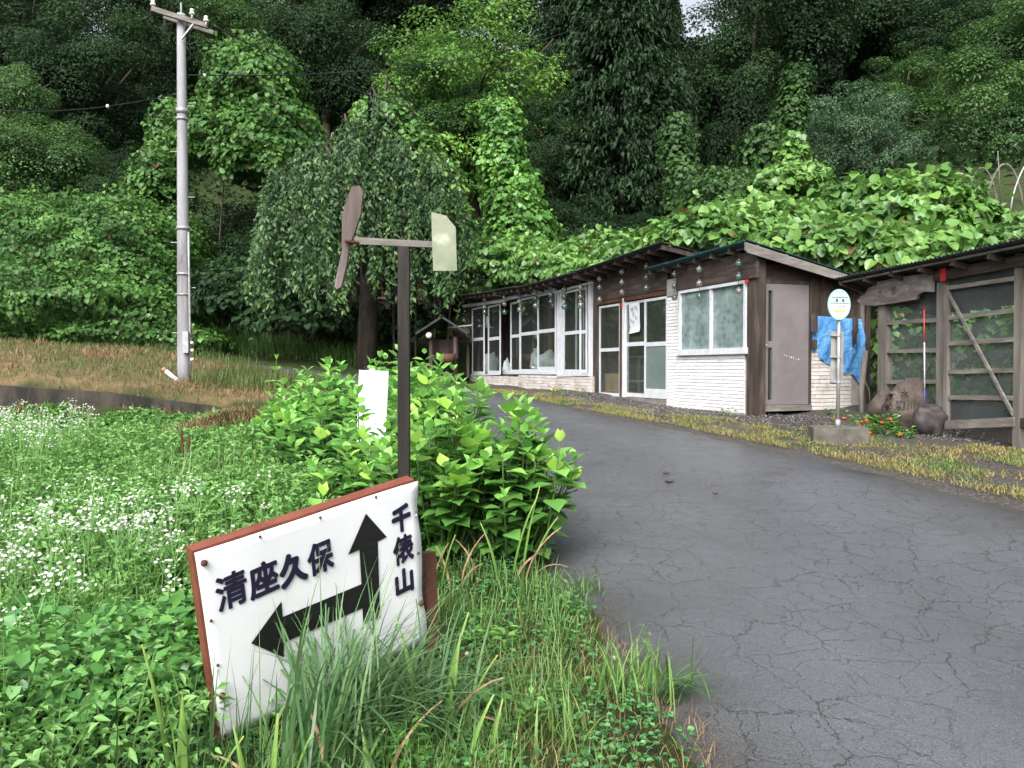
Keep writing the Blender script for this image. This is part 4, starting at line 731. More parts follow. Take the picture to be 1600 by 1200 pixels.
DW = empty('driftwood_board', dpv[0], 'grey driftwood board with faded lettering hung under the lean-to eave', 'board'); obj('plank', prism(dpv, d3(NO) * .04), mat_noise('driftwood', [(.28, (.075, .06, .055)), (.5, (.15, .125, .115)), (.75, (.28, .265, .26))], 4, .85, (.6, .6, 2.2), bump=.4), DW)
M['faded'] = plain('faded_ink', (.06, .045, .042), .85, .2)
for ch, px, py in (('水', 1381, 458), ('車', 1402, 455), ('小', 1430, 453)):
    s, z = nz(px, py); write(ch, Q(s, .0615, z), d3(NDv), np.array([0, 0, 1.]), .12, .12, M['faded'], DW, .0, 'faded_lettering')
# ------------------------------------------------------------------ stone lantern kiosk and dark house at the bend
LK = empty('roadside_shrine', at(694, 575, 25), 'small dark wooden shrine with a mossy roof at the bend', 'shrine'); lc = at(692, 560, 25); lg = g1(lc[0], 25)
for dx in (-.38, .38):
    for dy in (0, .7): obj('post', frame_box((lc[0] + dx - .05, 25 + dy - .05, lg - .1), (.1, 0, 0), (0, .1, 0), (0, 0, 1.55), .005), M['wood_dark'], LK)
obj('back_panel', frame_box((lc[0] - .33, 25.7, lg + .3), (.66, 0, 0), (0, .04, 0), (0, 0, 1.1)), M['wood_dark'], LK); obj('shelf', frame_box((lc[0] - .45, 24.95, lg + .75), (.9, 0, 0), (0, .85, 0), (0, 0, .06)), M['wood_dark_h'], LK)
for sgn in (-1, 1): obj('roof_slope', prism([(lc[0] - .05 * sgn, 24.6, lg + 2.05), (lc[0] - .05 * sgn, 26.1, lg + 2.05), (lc[0] + .8 * sgn, 26.1, lg + 1.5), (lc[0] + .8 * sgn, 24.6, lg + 1.5)], (0, 0, .07)), M['roof_dark'], LK)
tag(obj('red_basin', tube([at(699, 568, 24.6), at(699, 553, 24.6)], [.22, .28], 16), M['wood_red'], None, True), 'dull red tub standing before the dark shrine', 'tub')
tag(obj('white_lamp', ball(at(670, 524, 24.8), .1, 12, 8), M['porcelain'], None, True), 'small white globe lamp hanging beside the shrine roof', 'lamp')
LS = empty('leaning_shelter', at(725, 585, 26.5), 'rough dark timber frame standing at the far end of the shop', 'frame'); 
for px in (713, 731): obj('post', beam(at(px, 590, 26.5), at(px, 515, 26.5), .09, .09), M['wood_grey'], LS)
obj('board', beam(at(708, 528, 26.4), at(735, 524, 26.4), .3, .5), M['wood_dark_h'], LS); obj('pole', beam(at(700, 512, 26.3), at(737, 508, 26.3), .04, .04), M['alu_old'], LS)
HB = empty('old_house', at(600, 570, 33), 'dark weathered wooden house half hidden behind the weeping tree', 'house'); hg = g1(at(600, 570, 33)[0], 33)
hx0, hx1 = at(515, 570, 33)[0], at(690, 570, 33)[0]
for k in range(12):
    a = hx0 + (hx1 - hx0) * k / 12; obj('wall_board', frame_box((a, 33, hg - .5), ((hx1 - hx0) / 12 - .02, 0, 0), (0, .05, 0), (0, 0, 3.4), .006), M['wood_red' if k % 4 == 1 else 'wood_dark'], HB)
obj('roof', prism([(hx0 - .6, 32.2, hg + 3.1), (hx1 + .6, 32.2, hg + 2.9), (hx1 + .6, 36.5, hg + 4.4), (hx0 - .6, 36.5, hg + 4.6)], (0, 0, .12)), M['roof_dark'], HB); obj('eave_rail', beam(at(590, 466, 32.1), at(650, 464, 32.1), .06, .08), M['alu_old'], HB)
obj('post', beam(at(682, 560, 31.6), at(682, 484, 31.6), .06, .06), M['alu_old'], HB); obj('post', frame_box((at(570, 0, 32.6)[0], 32.6, hg - .4), (.35, 0, 0), (0, .3, 0), (0, 0, 3.2), .01), M['wood_grey'], HB)
obj('side_wall', frame_box((hx1 - .05, 33.06, hg - .5), (.05, 0, 0), (0, 3, 0), (0, 0, 3.6)), M['wood_dark'], HB)
# ------------------------------------------------------------------ greenhouse hoops on the upper terrace
YG = 22.0
for i, (x0, x1, yb, yt, dy) in enumerate(((1478, 1522, 292, 270, 1.6), (1508, 1560, 290, 262, 1.1), (1540, 1600, 288, 256, .6), (1577, 1660, 300, 246, 0))):
    a, c = at(x0, yb, YG + dy), at(x1, yb, YG + dy); t = np.linspace(0, 1, 18)[:, None]; hp = a * (1 - t) + c * t; hp[:, 2] = a[2] - .8 + (at(0, yt, YG + dy)[2] - a[2] + .8) * np.sin(np.pi * t[:, 0]) ** .6
    tag(obj('greenhouse_hoop', tube(hp, .024, 8), M['wood_grey' if i < 3 else 'alu_old'], None, True), ('rusty bare greenhouse hoop farthest along the terrace', 'rusty bare greenhouse hoop second from the far end', 'rusty bare greenhouse hoop next to the grey one', 'grey bare greenhouse hoop nearest the picture edge')[i], 'hoop', 'greenhouse hoops on the terrace')
tag(obj('ridge_pipe', tube([at(1470, 297, YG + 1.8), at(1660, 280, YG)], .018, 6), M['rust'], None, True), 'rusty pipe lying along the greenhouse hoops', 'pipe'); tag(obj('cane', tube([at(1564, 320, YG - 1), at(1559, 236, YG - 1)], .013, 6), M['wood_grey'], None, True), 'thin pale cane standing among the greenhouse hoops', 'cane')
# ------------------------------------------------------------------ foliage
def leaves(C_, Nn, D, L, Wd, shape='diamond', v=None, curl=.0):
    """leaf blades at centres C_ (their base), normals Nn, tip directions D; returns V, F, v"""
    n = len(C_); D = nrm(D); Nn = nrm(Nn - (Nn * D).sum(1, keepdims=True) * D); S_ = np.cross(D, Nn)
    if shape == 'diamond': T = np.array([(0, 0, 0), (-.5, .45, .10), (0, 1, -.12), (.5, .45, .10)]); Ft = [(0, 3, 2, 1)]
    elif shape == 'fold': T = np.array([(0, 0, 0), (-.5, .42, .14), (0, 1, -.16), (.5, .42, .14)]); Ft = [(0, 2, 1), (0, 3, 2)]
    elif shape == 'round': T = np.array([(0, .08, 0), (-.28, -.02, .03), (-.5, .2, .09), (-.46, .55, .07), (-.2, .86, -.04), (0, 1, -.12), (.2, .86, -.04), (.46, .55, .07), (.5, .2, .09), (.28, -.02, .03)]); Ft = [(0, 5, 4, 3, 2, 1), (0, 9, 8, 7, 6, 5)]
    elif shape == 'heart': T = np.array([(0, .08, 0), (-.42, .05, .04), (-.46, .55, .07), (0, .98, -.14), (.46, .55, .07), (.42, .05, .04)]); Ft = [(0, 3, 2, 1), (0, 5, 4, 3)]
    elif shape == 'oval': T = np.array([(0, 0, 0), (-.4, .3, .08), (-.33, .68, .05), (0, 1, -.14), (.33, .68, .05), (.4, .3, .08)]); Ft = [(0, 3, 2, 1), (0, 5, 4, 3)]
    elif shape == 'tri': T = np.array([(-.5, 0, 0), (0, 1, 0), (.5, 0, 0)]); Ft = [(0, 2, 1)]
    L = np.broadcast_to(np.asarray(L, float), (n,)); Wd = np.broadcast_to(np.asarray(Wd, float), (n,))
    V = C_[:, None, :] + S_[:, None, :] * (T[None, :, 0, None] * Wd[:, None, None]) + D[:, None, :] * (T[None, :, 1, None] * L[:, None, None]) + Nn[:, None, :] * (T[None, :, 2, None] * L[:, None, None])
    Fc = (np.array(Ft)[None] + (np.arange(n) * len(T))[:, None, None]).reshape(-1, len(Ft[0])); vv_ = np.repeat(rng.random(n) if v is None else v, len(Ft))
    return V.reshape(-1, 3), Fc, vv_
def join(parts):
    V, Fc, v, n = [], [], [], 0
    for a, f, c in parts: V.append(a); Fc.append(f + n); v.append(c); n += len(a)
    return np.concatenate(V), np.concatenate(Fc), np.concatenate(v)
def blades(B, yaw, L, wd, lean, seg=3, v=None, flop=0.0):
    """grass blades: tapered strips bending towards yaw"""
    n = len(B); s = np.linspace(0, 1, seg + 1); h = np.stack([np.cos(yaw), np.sin(yaw), np.zeros(n)], 1); side = np.stack([-np.sin(yaw), np.cos(yaw), np.zeros(n)], 1)
    L = np.broadcast_to(L, (n,)); wd = np.broadcast_to(wd, (n,)); lean = np.broadcast_to(lean, (n,)); V = []
    for k, t in enumerate(s):
        ang = lean * (.25 + t * (1.0 + flop)); 
        if k == 0: c = B.copy(); prev = c
        else:
            a0 = lean * (.25 + (t - .5 / seg) * (1.0 + flop)); c = prev + (np.sin(a0)[:, None] * h + np.cos(a0)[:, None] * np.array([0, 0, 1.])) * (L / seg)[:, None]; prev = c
        w = wd * (1 - t ** 2 * .96) * (.7 + .3 * min(1, t * 3)); V.append(c - side * w[:, None] / 2); V.append(c + side * w[:, None] / 2)
    V = np.stack(V, 1); q = np.array([(2 * i, 2 * i + 1, 2 * i + 3, 2 * i + 2) for i in range(seg)]); Fc = (q[None] + (np.arange(n) * (2 * seg + 2))[:, None, None]).reshape(-1, 4)
    return V.reshape(-1, 3), Fc, np.repeat(rng.random(n) if v is None else v, seg)
def rdir(n, up=0.0):
    d = rng.normal(0, 1, (n, 3)); d[:, 2] += up; return nrm(d)
UPV = np.array([0, 0, 1.])
G3 = lambda a, b_, c: [(0, a), (.5, b_), (1, c)]
G4 = lambda a, b_, c: [(.03, a), (.5, b_), (1, c)]
M['lf_bright'] = mat_leaf('fresh_green_leaf', G3((.035, .095, .016), (.075, .19, .03), (.15, .31, .05)), gain=1.4)
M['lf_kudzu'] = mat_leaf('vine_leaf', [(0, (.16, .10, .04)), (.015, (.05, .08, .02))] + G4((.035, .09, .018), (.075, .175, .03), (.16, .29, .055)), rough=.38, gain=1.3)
M['lf_vinefar'] = mat_leaf('shaded_vine_leaf', [(0, (.10, .06, .03)), (.015, (.03, .05, .015))] + G4((.022, .06, .013), (.05, .125, .024), (.10, .21, .04)), rough=.42, spec=.25, gain=1.35)  # darker copy of the vine leaf, shade put into its colour
M['lf_vinedark'] = mat_leaf('deep_shade_vine_leaf', G3((.016, .042, .01), (.036, .085, .02), (.065, .14, .03)), rough=.45, spec=.25, gain=1.2)  # darkest vine leaf copy, deep shade put into its colour
M['lf_mid'] = mat_leaf('broad_tree_leaf', G3((.02, .05, .013), (.042, .10, .022), (.085, .17, .035)), spec=.25, gain=1.15)
M['lf_light'] = mat_leaf('light_tree_leaf', G3((.028, .07, .012), (.06, .14, .02), (.12, .23, .035)), spec=.25, gain=1.7)
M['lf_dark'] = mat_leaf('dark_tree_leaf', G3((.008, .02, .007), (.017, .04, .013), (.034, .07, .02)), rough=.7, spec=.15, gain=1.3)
M['lf_grey'] = mat_leaf('grey_green_leaf', G3((.02, .045, .018), (.042, .085, .034), (.075, .135, .055)), rough=.5, spec=.25, gain=1.35)
M['lf_cedar'] = mat_leaf('cedar_needles', G3((.012, .024, .009), (.02, .045, .016), (.032, .062, .022)), .12, .8, .15, gain=1.25)
M['lf_weep'] = mat_leaf('weeping_leaf', G3((.034, .075, .027), (.066, .135, .045), (.13, .24, .062)), rough=.5, spec=.35)
M['lf_weed'] = mat_leaf('weed_leaf', G3((.045, .12, .022), (.085, .21, .04), (.15, .30, .07)), rough=.5, gain=1.35)
M['lf_ivy'] = mat_leaf('dark_creeper_leaf', G3((.03, .10, .022), (.055, .17, .035), (.11, .26, .05)), rough=.35, gain=1.35)
M['grass'] = mat_leaf('grass_blade', G3((.045, .11, .02), (.09, .19, .035), (.17, .27, .06)), rough=.5, gain=1.2, wb=(1.0, 1, 1.1))
M['grass_dry'] = mat_leaf('yellowed_grass', G3((.16, .17, .04), (.28, .24, .08), (.42, .33, .15)), .2, .7, .15)
M['sedge'] = mat_leaf('sedge_blade', G3((.035, .09, .025), (.06, .14, .04), (.12, .2, .065)), rough=.4, gain=1.3)
M['bank_grass'] = mat_leaf('olive_bank_grass', G3((.05, .085, .02), (.09, .14, .035), (.16, .2, .06)), rough=.6, spec=.2)
M['clover'] = mat_leaf('clover_leaf', G3((.03, .105, .03), (.055, .17, .045), (.10, .24, .06)), rough=.5, gain=1.4)
M['petal'] = mat_leaf('white_petal', G3((.34, .36, .27), (.46, .47, .4), (.58, .58, .53)), .2, .6)
def bulk(name, data, mat, parent=None, loc=None, kind=None, label=None, cat=None, smooth=False):
    V, Fc, v = data; off = origin_of(parent) if parent is not None else np.zeros(3)
    o = link(name, mesh_np(name, V - off, Fc, mat, v, smooth), parent)
    return tag(o, label, cat, None, kind)
# ---- crowns (unit-free: built around the origin with radius about 1, scaled per tree)
def broad_crown(seed, ncl, nl, Lf, flat=.62, droop=.3, spread=.27):
    r = np.random.default_rng(seed); d = nrm(r.normal(0, 1, (ncl, 3))); rad = r.uniform(.25, 1, ncl) ** .5 * (1 + .16 * np.sin(d[:, 0] * 5 + seed) + .12 * np.cos(d[:, 2] * 7 + d[:, 1] * 4)); c = d * rad[:, None] * .82; c[:, 2] = np.maximum(c[:, 2], -.72)
    cr = r.uniform(.6, 1.25, ncl) * spread; k = r.choice(ncl, nl, p=cr ** 2 / (cr ** 2).sum()); dd = nrm(r.normal(0, 1, (nl, 3)) + np.array([0, 0, .35])); s = r.uniform(.45, 1.05, nl) ** .6
    off = dd * (cr[k] * s)[:, None]; off[:, 2] *= flat; pos = c[k] + off; out = nrm(dd + nrm(pos) * .5)
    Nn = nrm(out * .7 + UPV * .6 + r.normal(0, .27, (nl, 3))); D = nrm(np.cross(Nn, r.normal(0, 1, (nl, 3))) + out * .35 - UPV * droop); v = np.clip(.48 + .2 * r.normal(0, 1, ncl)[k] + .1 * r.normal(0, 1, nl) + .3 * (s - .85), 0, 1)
    L = Lf * r.uniform(.65, 1.3, nl); return leaves(pos, Nn, D, L, L * .62, 'diamond', v), c
CROWNS = []
for i, (ncl, nl, Lf, fl, dr_, spd) in enumerate(((60, 34000, .036, .62, .3, .29), (90, 36000, .033, .52, .2, .25), (44, 34000, .037, .7, .4, .35), (120, 38000, .032, .5, .25, .225), (75, 34000, .036, .62, .5, .27))):
    d, c = broad_crown(20 + i, ncl, nl, Lf, fl, dr_, spd); CROWNS.append((mesh_np('crown', *d[:2], None, d[2]), c))
def cedar_crown(seed=3, nb=620, per=110):
    r = np.random.default_rng(seed); parts = []; P_, N_, D_, vv = [], [], [], []
    for b_ in range(nb):
        h = r.uniform(0, 1) ** .85; R_ = (1.0 - h) ** .75 * r.uniform(.7, 1.1) + .06; a = r.uniform(0, 6.283); dirv = np.array([math.cos(a), math.sin(a), 0]); s = r.uniform(.15, 1, per) ** .6; sag = -.25 * s ** 2 * R_ + .12 * s ** 3 * R_
        p = dirv[None] * (s * R_)[:, None] + UPV * (h * 2.6 - 1.3 + sag)[:, None]; w = .10 * R_ ** .5 * (1.1 - .4 * s); p = p + r.normal(0, 1, (per, 3)) * np.stack([w, w, w * .5], 1)
        P_.append(p); D_.append(nrm(dirv + r.normal(0, .5, (per, 3)) - UPV * .3)); N_.append(nrm(UPV + r.normal(0, .6, (per, 3)))); vv.append(np.clip(.45 + .25 * r.normal() + .2 * r.normal(0, 1, per), 0, 1))
    P_ = np.concatenate(P_); L = r.uniform(.04, .085, len(P_)); return leaves(P_, np.concatenate(N_), np.concatenate(D_), L, L * .42, 'fold', np.concatenate(vv))
d = cedar_crown(); CEDAR = mesh_np('crown', *d[:2], None, d[2])
def set_mat(o, mat):
    if len(o.data.materials) == 0: o.data.materials.append(None)
    o.material_slots[0].link = 'OBJECT'; o.material_slots[0].material = mat
def tree(px, ytop, ybot, wpx, Yd, var, mk, label, name='broadleaf_tree', yaw=None, group='trees on the hillside', stretch=1.0, lean=0):
    top, bot = at(px, ytop, Yd), at(px, ybot, Yd); c = (top + bot) / 2; rz_ = (top[2] - bot[2]) / 2; rx_ = wpx / FPX * Yd / 2; gzv = g1(c[0], Yd)
    root = empty(name, (c[0], Yd, gzv), label, 'tree', group)
    me, cl = (CEDAR, None) if var == 'cedar' else CROWNS[var]
    o = link('crown', me, root, (0, 0, c[2] - gzv)); o.scale = (rx_, rx_ * stretch, rz_ * (1 / 1.3 if var == 'cedar' else 1.05)); o.rotation_euler = (0, 0, rng.uniform(0, 6.28) if yaw is None else yaw); set_mat(o, mk)
    h = max(c[2] - gzv, 1.0); tr_ = max(.1, (.012 if var == 'cedar' else .025) * (top[2] - gzv)); z1 = (top[2] - gzv) * (.95 if var == 'cedar' else .7); P_ = np.array([[.12 * math.sin(k), .1 * math.cos(k * 1.7), -.4 + (z1 + .4) * k / 6] for k in range(7)]); parts = [tube(P_, np.linspace(tr_ * 1.2, tr_ * .25, 7), 8)]
    if var != 'cedar':
        for k in range(7):
            a = k * 2.4 + rng.uniform(0, 1); e = np.array([math.cos(a) * rx_ * .75, math.sin(a) * rx_ * .75, h + rz_ * rng.uniform(-.4, .6)]); b_ = np.array([0, 0, h - rz_ * rng.uniform(.2, .8)]); b_[2] = max(b_[2], .4); parts.append(tube([b_, b_ * .4 + e * .6 + np.array([0, 0, .15 * rz_]), e], [tr_ * .45, tr_ * .25, tr_ * .08], 6))
    V, f = merge(parts); obj('trunk', (V + np.array(root.location), f), M['bark'], root, True); return root
# ---- vine blankets over ellipsoid mounds
def blanket(ells, n, L0, L1, shape='heart', depth=.35, face=None, seed=1, dens=None, up=.55, below=-.35):
    r = np.random.default_rng(seed); E_s = [(np.array(c, float), np.array(a, float)) for c, a in ells]; ar = np.array([(a[0] * a[1] + a[0] * a[2] + a[1] * a[2]) for _, a in E_s]); k = r.choice(len(E_s), n * 3, p=ar / ar.sum())
    d = nrm(r.normal(0, 1, (n * 3, 3))); ok = d[:, 2] > below; k, d = k[ok], d[ok]; C0 = np.array([e[0] for e in E_s])[k]; A0 = np.array([e[1] for e in E_s])[k]
    lump = 1 + .12 * np.sin(d[:, 0] * 9 + k) * np.cos(d[:, 2] * 8 + d[:, 1] * 7) + .07 * np.sin(d[:, 1] * 17 + d[:, 2] * 13); P_ = C0 + d * A0 * lump[:, None]; nn = nrm(d / A0); keep = np.ones(len(P_), bool)
    for j, (c, a) in enumerate(E_s): keep &= (k == j) | ((((P_ - c) / a) ** 2).sum(1) > .9)
    if face is not None: keep &= (nn @ np.asarray(face, float)) > -.25
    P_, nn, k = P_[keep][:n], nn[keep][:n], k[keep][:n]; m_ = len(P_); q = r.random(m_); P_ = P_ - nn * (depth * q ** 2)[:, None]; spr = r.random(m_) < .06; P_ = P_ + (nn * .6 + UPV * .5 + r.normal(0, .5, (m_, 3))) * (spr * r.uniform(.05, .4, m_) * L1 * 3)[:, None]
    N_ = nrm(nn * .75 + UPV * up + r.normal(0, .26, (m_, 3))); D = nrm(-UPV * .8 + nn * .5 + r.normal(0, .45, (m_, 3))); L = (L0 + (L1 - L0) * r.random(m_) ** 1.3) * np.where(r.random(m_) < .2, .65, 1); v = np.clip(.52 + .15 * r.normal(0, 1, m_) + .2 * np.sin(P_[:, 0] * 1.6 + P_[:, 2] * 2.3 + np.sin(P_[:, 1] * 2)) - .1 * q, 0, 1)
    return P_, N_, D, L, v
def ell(px, py, Yd, wpx, hpx, dfac=1.0):
    c = at(px, py, Yd); return (c, (wpx / FPX * Yd / 2, wpx / FPX * Yd / 2 * dfac, hpx / FPX * Yd / 2))
HEART = None
def leaf_obj_mesh(name, T, Ft, mat):
    me = bpy.data.meshes.new(name); me.from_pydata([tuple(t) for t in T], [], Ft); me.materials.append(mat); me.update(); return me
def place_leaf(name, me, parent, c, Nn, D, L, ro):
    D = nrm(D); Nn = nrm(Nn - np.dot(Nn, D) * D); S_ = np.cross(D, Nn); o = link(name, me, parent)
    o.matrix_local = Matrix(((S_[0] * L, D[0] * L, Nn[0] * L, c[0] - ro[0]), (S_[1] * L, D[1] * L, Nn[1] * L, c[1] - ro[1]), (S_[2] * L, D[2] * L, Nn[2] * L, c[2] - ro[2]), (0, 0, 0, 1))); return o
def vine(name, label, ells, n, L0, L1, mk, seed, cat='vine', parts=0, lshape='heart', **k):
    base = min((e[0] for e in ells), key=lambda c: c[2]); root = empty(name, (base[0], base[1], g1(base[0], base[1])), label, cat)
    P_, N_, D, L, v = blanket(ells, n, L0, L1, seed=seed, **k)
    if parts:
        d_ = np.linalg.norm(P_ - np.array([0, 0, EYE]), axis=1); px = P_[:, 0] / P_[:, 1]; sel = np.argsort(-(L / d_) * np.where((np.abs(px) < .63) & ((N_ * nrm(P_ * -1)).sum(1) > .1), 1, .01))[:parts]
        V, f, _ = leaves(np.zeros((1, 3)), np.array([[0, 0, 1.]]), np.array([[0, 1., 0]]), 1, 1.0, 'round'); me = [leaf_obj_mesh('leaf', V * np.array([1, 1, s]), [tuple(q) for q in f], M['lf_obj_kudzu']) for s in (1, 1.5, .4)]; ro = origin_of(root)
        for i in sel: place_leaf('leaf', me[i % 3], root, P_[i], N_[i], D[i], L[i], ro)
        kp = np.ones(len(P_), bool); kp[sel] = False; P_, N_, D, L, v = P_[kp], N_[kp], D[kp], L[kp], v[kp]
    bulk('foliage', leaves(P_, N_, D, L, L * .98, lshape, v), mk, root, kind='stuff')
    for j, (c, a) in enumerate(ells):
        for q in range(1):
            ang = 2.1 * q + j; b_ = np.array([c[0] + .3 * a[0] * math.cos(ang), c[1] + .3 * a[1] * math.sin(ang), g1(c[0], c[1]) - .1]); obj('stem', tube([b_, (b_ + c) / 2 + np.array([.1, 0, .1]), c + np.array([a[0] * .5 * math.cos(ang), a[1] * .5 * math.sin(ang), a[2] * .6])], [.05, .04, .015], 5), M['bark'], root)
    return root
M['lf_obj_kudzu'] = mat_leaf('vine_leaf_large', G3((.045, .12, .022), (.09, .2, .035), (.18, .32, .06)), src='obj', rough=.38, gain=1.2)
# kudzu behind the sheds
vine('kudzu_mound', 'bright large-leaved kudzu mound heaped behind the tiled cabin roof', [ell(1110, 375, 18, 200, 90), ell(1190, 365, 18.5, 190, 110), ell(1270, 375, 18, 150, 110), ell(1340, 355, 18.5, 190, 140), ell(1425, 350, 18, 220, 145), ell(1520, 400, 17, 150, 90), ell(1290, 405, 16.8, 330, 100), ell(1440, 415, 15.5, 280, 100)], 13000, .13, .245, M['lf_kudzu'], 5, parts=300, lshape='round', depth=.5, face=(0, -1, .4))
vine('kudzu_patch', 'light kudzu patch running along the slope above the lean-to roof', [ell(1610, 395, 14, 190, 80), ell(1700, 390, 14, 180, 100), ell(1560, 365, 20, 130, 60)], 4500, .11, .2, M['lf_kudzu'], 6, depth=.4, face=(0, -1, .4))
vine('vine_spire', 'pointed vine-covered shrub rising above the kudzu mound', [ell(1238, 245, 21, 44, 80), ell(1232, 290, 21, 110, 60), ell(1272, 280, 21, 50, 50)], 2600, .14, .22, M['lf_kudzu'], 7, cat='shrub', depth=.3)
vine('vine_thicket', 'leafy vine thicket above the far end of the shop roof', [ell(800, 420, 29, 230, 90), ell(880, 430, 27, 200, 90), ell(950, 400, 28, 160, 70), ell(730, 450, 29, 130, 110), ell(980, 430, 24, 160, 90)], 9500, .14, .26, M['lf_kudzu'], 8, lshape='round', depth=.6, face=(0, -1, .3))
vine('vine_column', 'tall dead trunk wrapped in bright climbing vine', [ell(785, 195, 30, 62, 80), ell(785, 250, 30, 74, 100), ell(800, 310, 30, 90, 110), ell(815, 370, 30, 110, 110)], 4600, .14, .26, M['lf_bright'], 9, cat='vine column', depth=.35, below=-.6)
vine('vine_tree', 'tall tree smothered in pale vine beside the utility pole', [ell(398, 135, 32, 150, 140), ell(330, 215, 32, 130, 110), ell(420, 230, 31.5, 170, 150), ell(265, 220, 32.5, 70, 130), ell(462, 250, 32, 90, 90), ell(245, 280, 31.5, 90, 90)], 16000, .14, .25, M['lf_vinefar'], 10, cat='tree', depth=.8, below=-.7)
vine('vine_drape', 'vine curtain hanging down the side of the weeping tree', [ell(600, 190, 27.5, 100, 70), ell(640, 240, 27.5, 90, 100), ell(680, 300, 27.5, 90, 110), ell(705, 350, 27.5, 70, 80)], 4600, .15, .25, M['lf_kudzu'], 12, depth=.4, below=-.7)
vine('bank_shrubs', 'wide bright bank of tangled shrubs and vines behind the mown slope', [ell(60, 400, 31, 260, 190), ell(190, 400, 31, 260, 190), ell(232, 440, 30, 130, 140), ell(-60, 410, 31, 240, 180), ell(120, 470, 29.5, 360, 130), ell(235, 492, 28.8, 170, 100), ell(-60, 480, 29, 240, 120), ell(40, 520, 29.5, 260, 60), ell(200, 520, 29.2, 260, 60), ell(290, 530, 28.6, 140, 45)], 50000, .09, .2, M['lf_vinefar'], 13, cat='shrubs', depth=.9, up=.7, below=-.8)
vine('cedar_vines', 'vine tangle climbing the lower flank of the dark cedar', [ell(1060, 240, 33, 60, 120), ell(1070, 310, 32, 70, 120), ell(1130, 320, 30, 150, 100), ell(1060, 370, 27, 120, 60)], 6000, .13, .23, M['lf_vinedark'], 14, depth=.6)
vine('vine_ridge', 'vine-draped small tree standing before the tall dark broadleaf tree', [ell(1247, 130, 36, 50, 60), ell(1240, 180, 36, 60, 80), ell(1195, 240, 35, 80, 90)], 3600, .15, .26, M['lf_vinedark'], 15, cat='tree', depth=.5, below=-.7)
vine('shaded_bank', 'dark ground vines on the shaded bank below the vine tree', [ell(400, 470, 29.5, 220, 130), ell(470, 500, 28.5, 200, 100), ell(560, 520, 30, 180, 70), ell(640, 515, 29, 120, 80)], 6000, .14, .26, M['lf_dark'], 16, cat='shrubs', depth=.5)  # dark leaf colour stands in for the shade below the canopy
# trees
T_ = tree
T_(738, -5, 350, 345, 40, 3, M['lf_light'], 'large light green spreading tree at the centre of the hillside')
T_(690, 90, 300, 230, 39, 1, M['lf_mid'], 'low side crown of a light tree left of the vine column', yaw=2)
T_(865, 130, 330, 150, 37, 1, M['lf_dark'], 'medium green tree between the vine column and the cedar')
T_(970, -190, 420, 270, 38, 'cedar', M['lf_cedar'], 'very tall dark cedar with drooping sprays behind the shop roof', 'cedar_tree')
T_(900, -150, 330, 200, 44, 'cedar', M['lf_cedar'], 'dark cedar standing close behind the tallest cedar', 'cedar_tree')
T_(1040, -40, 330, 130, 43, 'cedar', M['lf_cedar'], 'narrow dark cedar at the edge of the sky gap', 'cedar_tree')
T_(1180, -60, 270, 300, 46, 2, M['lf_dark'], 'wide dark broadleaf tree leaning over the slope right of the sky gap')
T_(1150, 40, 320, 200, 44, 0, M['lf_dark'], 'deep shaded tree low beside the wide dark broadleaf tree')
T_(1340, 108, 330, 190, 31, 4, M['lf_grey'], 'rounded grey-green tree above the kudzu mound')
T_(1420, 70, 230, 190, 38, 1, M['lf_mid'], 'layered mid green tree behind the rounded grey-green tree')
T_(1560, 70, 340, 250, 30, 0, M['lf_mid'], 'broad leafy tree at the picture edge above the greenhouse hoops')
T_(1640, -30, 200, 260, 34, 2, M['lf_mid'], 'tall tree leaning in at the upper picture edge')
T_(1500, -40, 150, 260, 46, 4, M['lf_dark'], 'dark treetop high above the greenhouse hoops')
T_(1370, -90, 130, 260, 50, 2, M['lf_dark'], 'dark tall treetop left of the upper corner tree')
T_(1235, -120, 110, 240, 56, 0, M['lf_dark'], 'dark high treetop above the wide dark broadleaf tree')
T_(70, 175, 380, 230, 37, 2, M['lf_mid'], 'rounded mid green tree at the picture edge above the shrub bank')
T_(10, 85, 280, 180, 41, 4, M['lf_mid'], 'tree crown at the picture edge behind the rounded tree')
T_(200, 230, 400, 160, 36, 1, M['lf_dark'], 'dark low tree in the hollow left of the vine tree')
T_(150, 0, 250, 250, 48, 0, M['lf_dark'], 'tall dark tree left of the pole top')
T_(40, -80, 200, 240, 54, 3, M['lf_dark'], 'tall dark tree in the upper corner beyond the shrub bank')
T_(260, -90, 190, 230, 55, 4, M['lf_dark'], 'tall dark tree straight behind the pole top')
T_(390, -60, 130, 220, 50, 1, M['lf_mid'], 'mid green treetop above the vine tree')
T_(510, -20, 230, 230, 47, 2, M['lf_dark'], 'dark rounded tree between the vine tree and the light tree')
T_(500, -150, 60, 240, 58, 0, M['lf_dark'], 'far dark treetop above the dark rounded tree')
T_(640, -160, 90, 240, 58, 3, M['lf_dark'], 'far dark treetop left of the light tree crown')
T_(330, 300, 560, 260, 34.5, 0, M['lf_dark'], 'dark shaded tree mass under the vine tree')  # dark crown added to give the hollow its shade by leaf colour
T_(450, 330, 560, 220, 34, 2, M['lf_dark'], 'dark shaded crown in the hollow right of the pole')  # same: dark leaves stand in for shade in the hollow
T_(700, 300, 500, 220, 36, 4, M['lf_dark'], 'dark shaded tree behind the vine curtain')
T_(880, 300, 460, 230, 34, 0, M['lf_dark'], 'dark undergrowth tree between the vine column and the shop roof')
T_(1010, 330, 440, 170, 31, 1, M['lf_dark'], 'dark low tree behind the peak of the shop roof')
T_(1480, 200, 340, 190, 34, 2, M['lf_grey'], 'grey-green low tree behind the far greenhouse hoops')
k_ = 0
NMS = ['behind the pole', 'behind the vine tree', 'behind the light tree', 'behind the cedars', 'behind the wide dark tree', 'behind the grey-green tree', 'behind the edge tree']
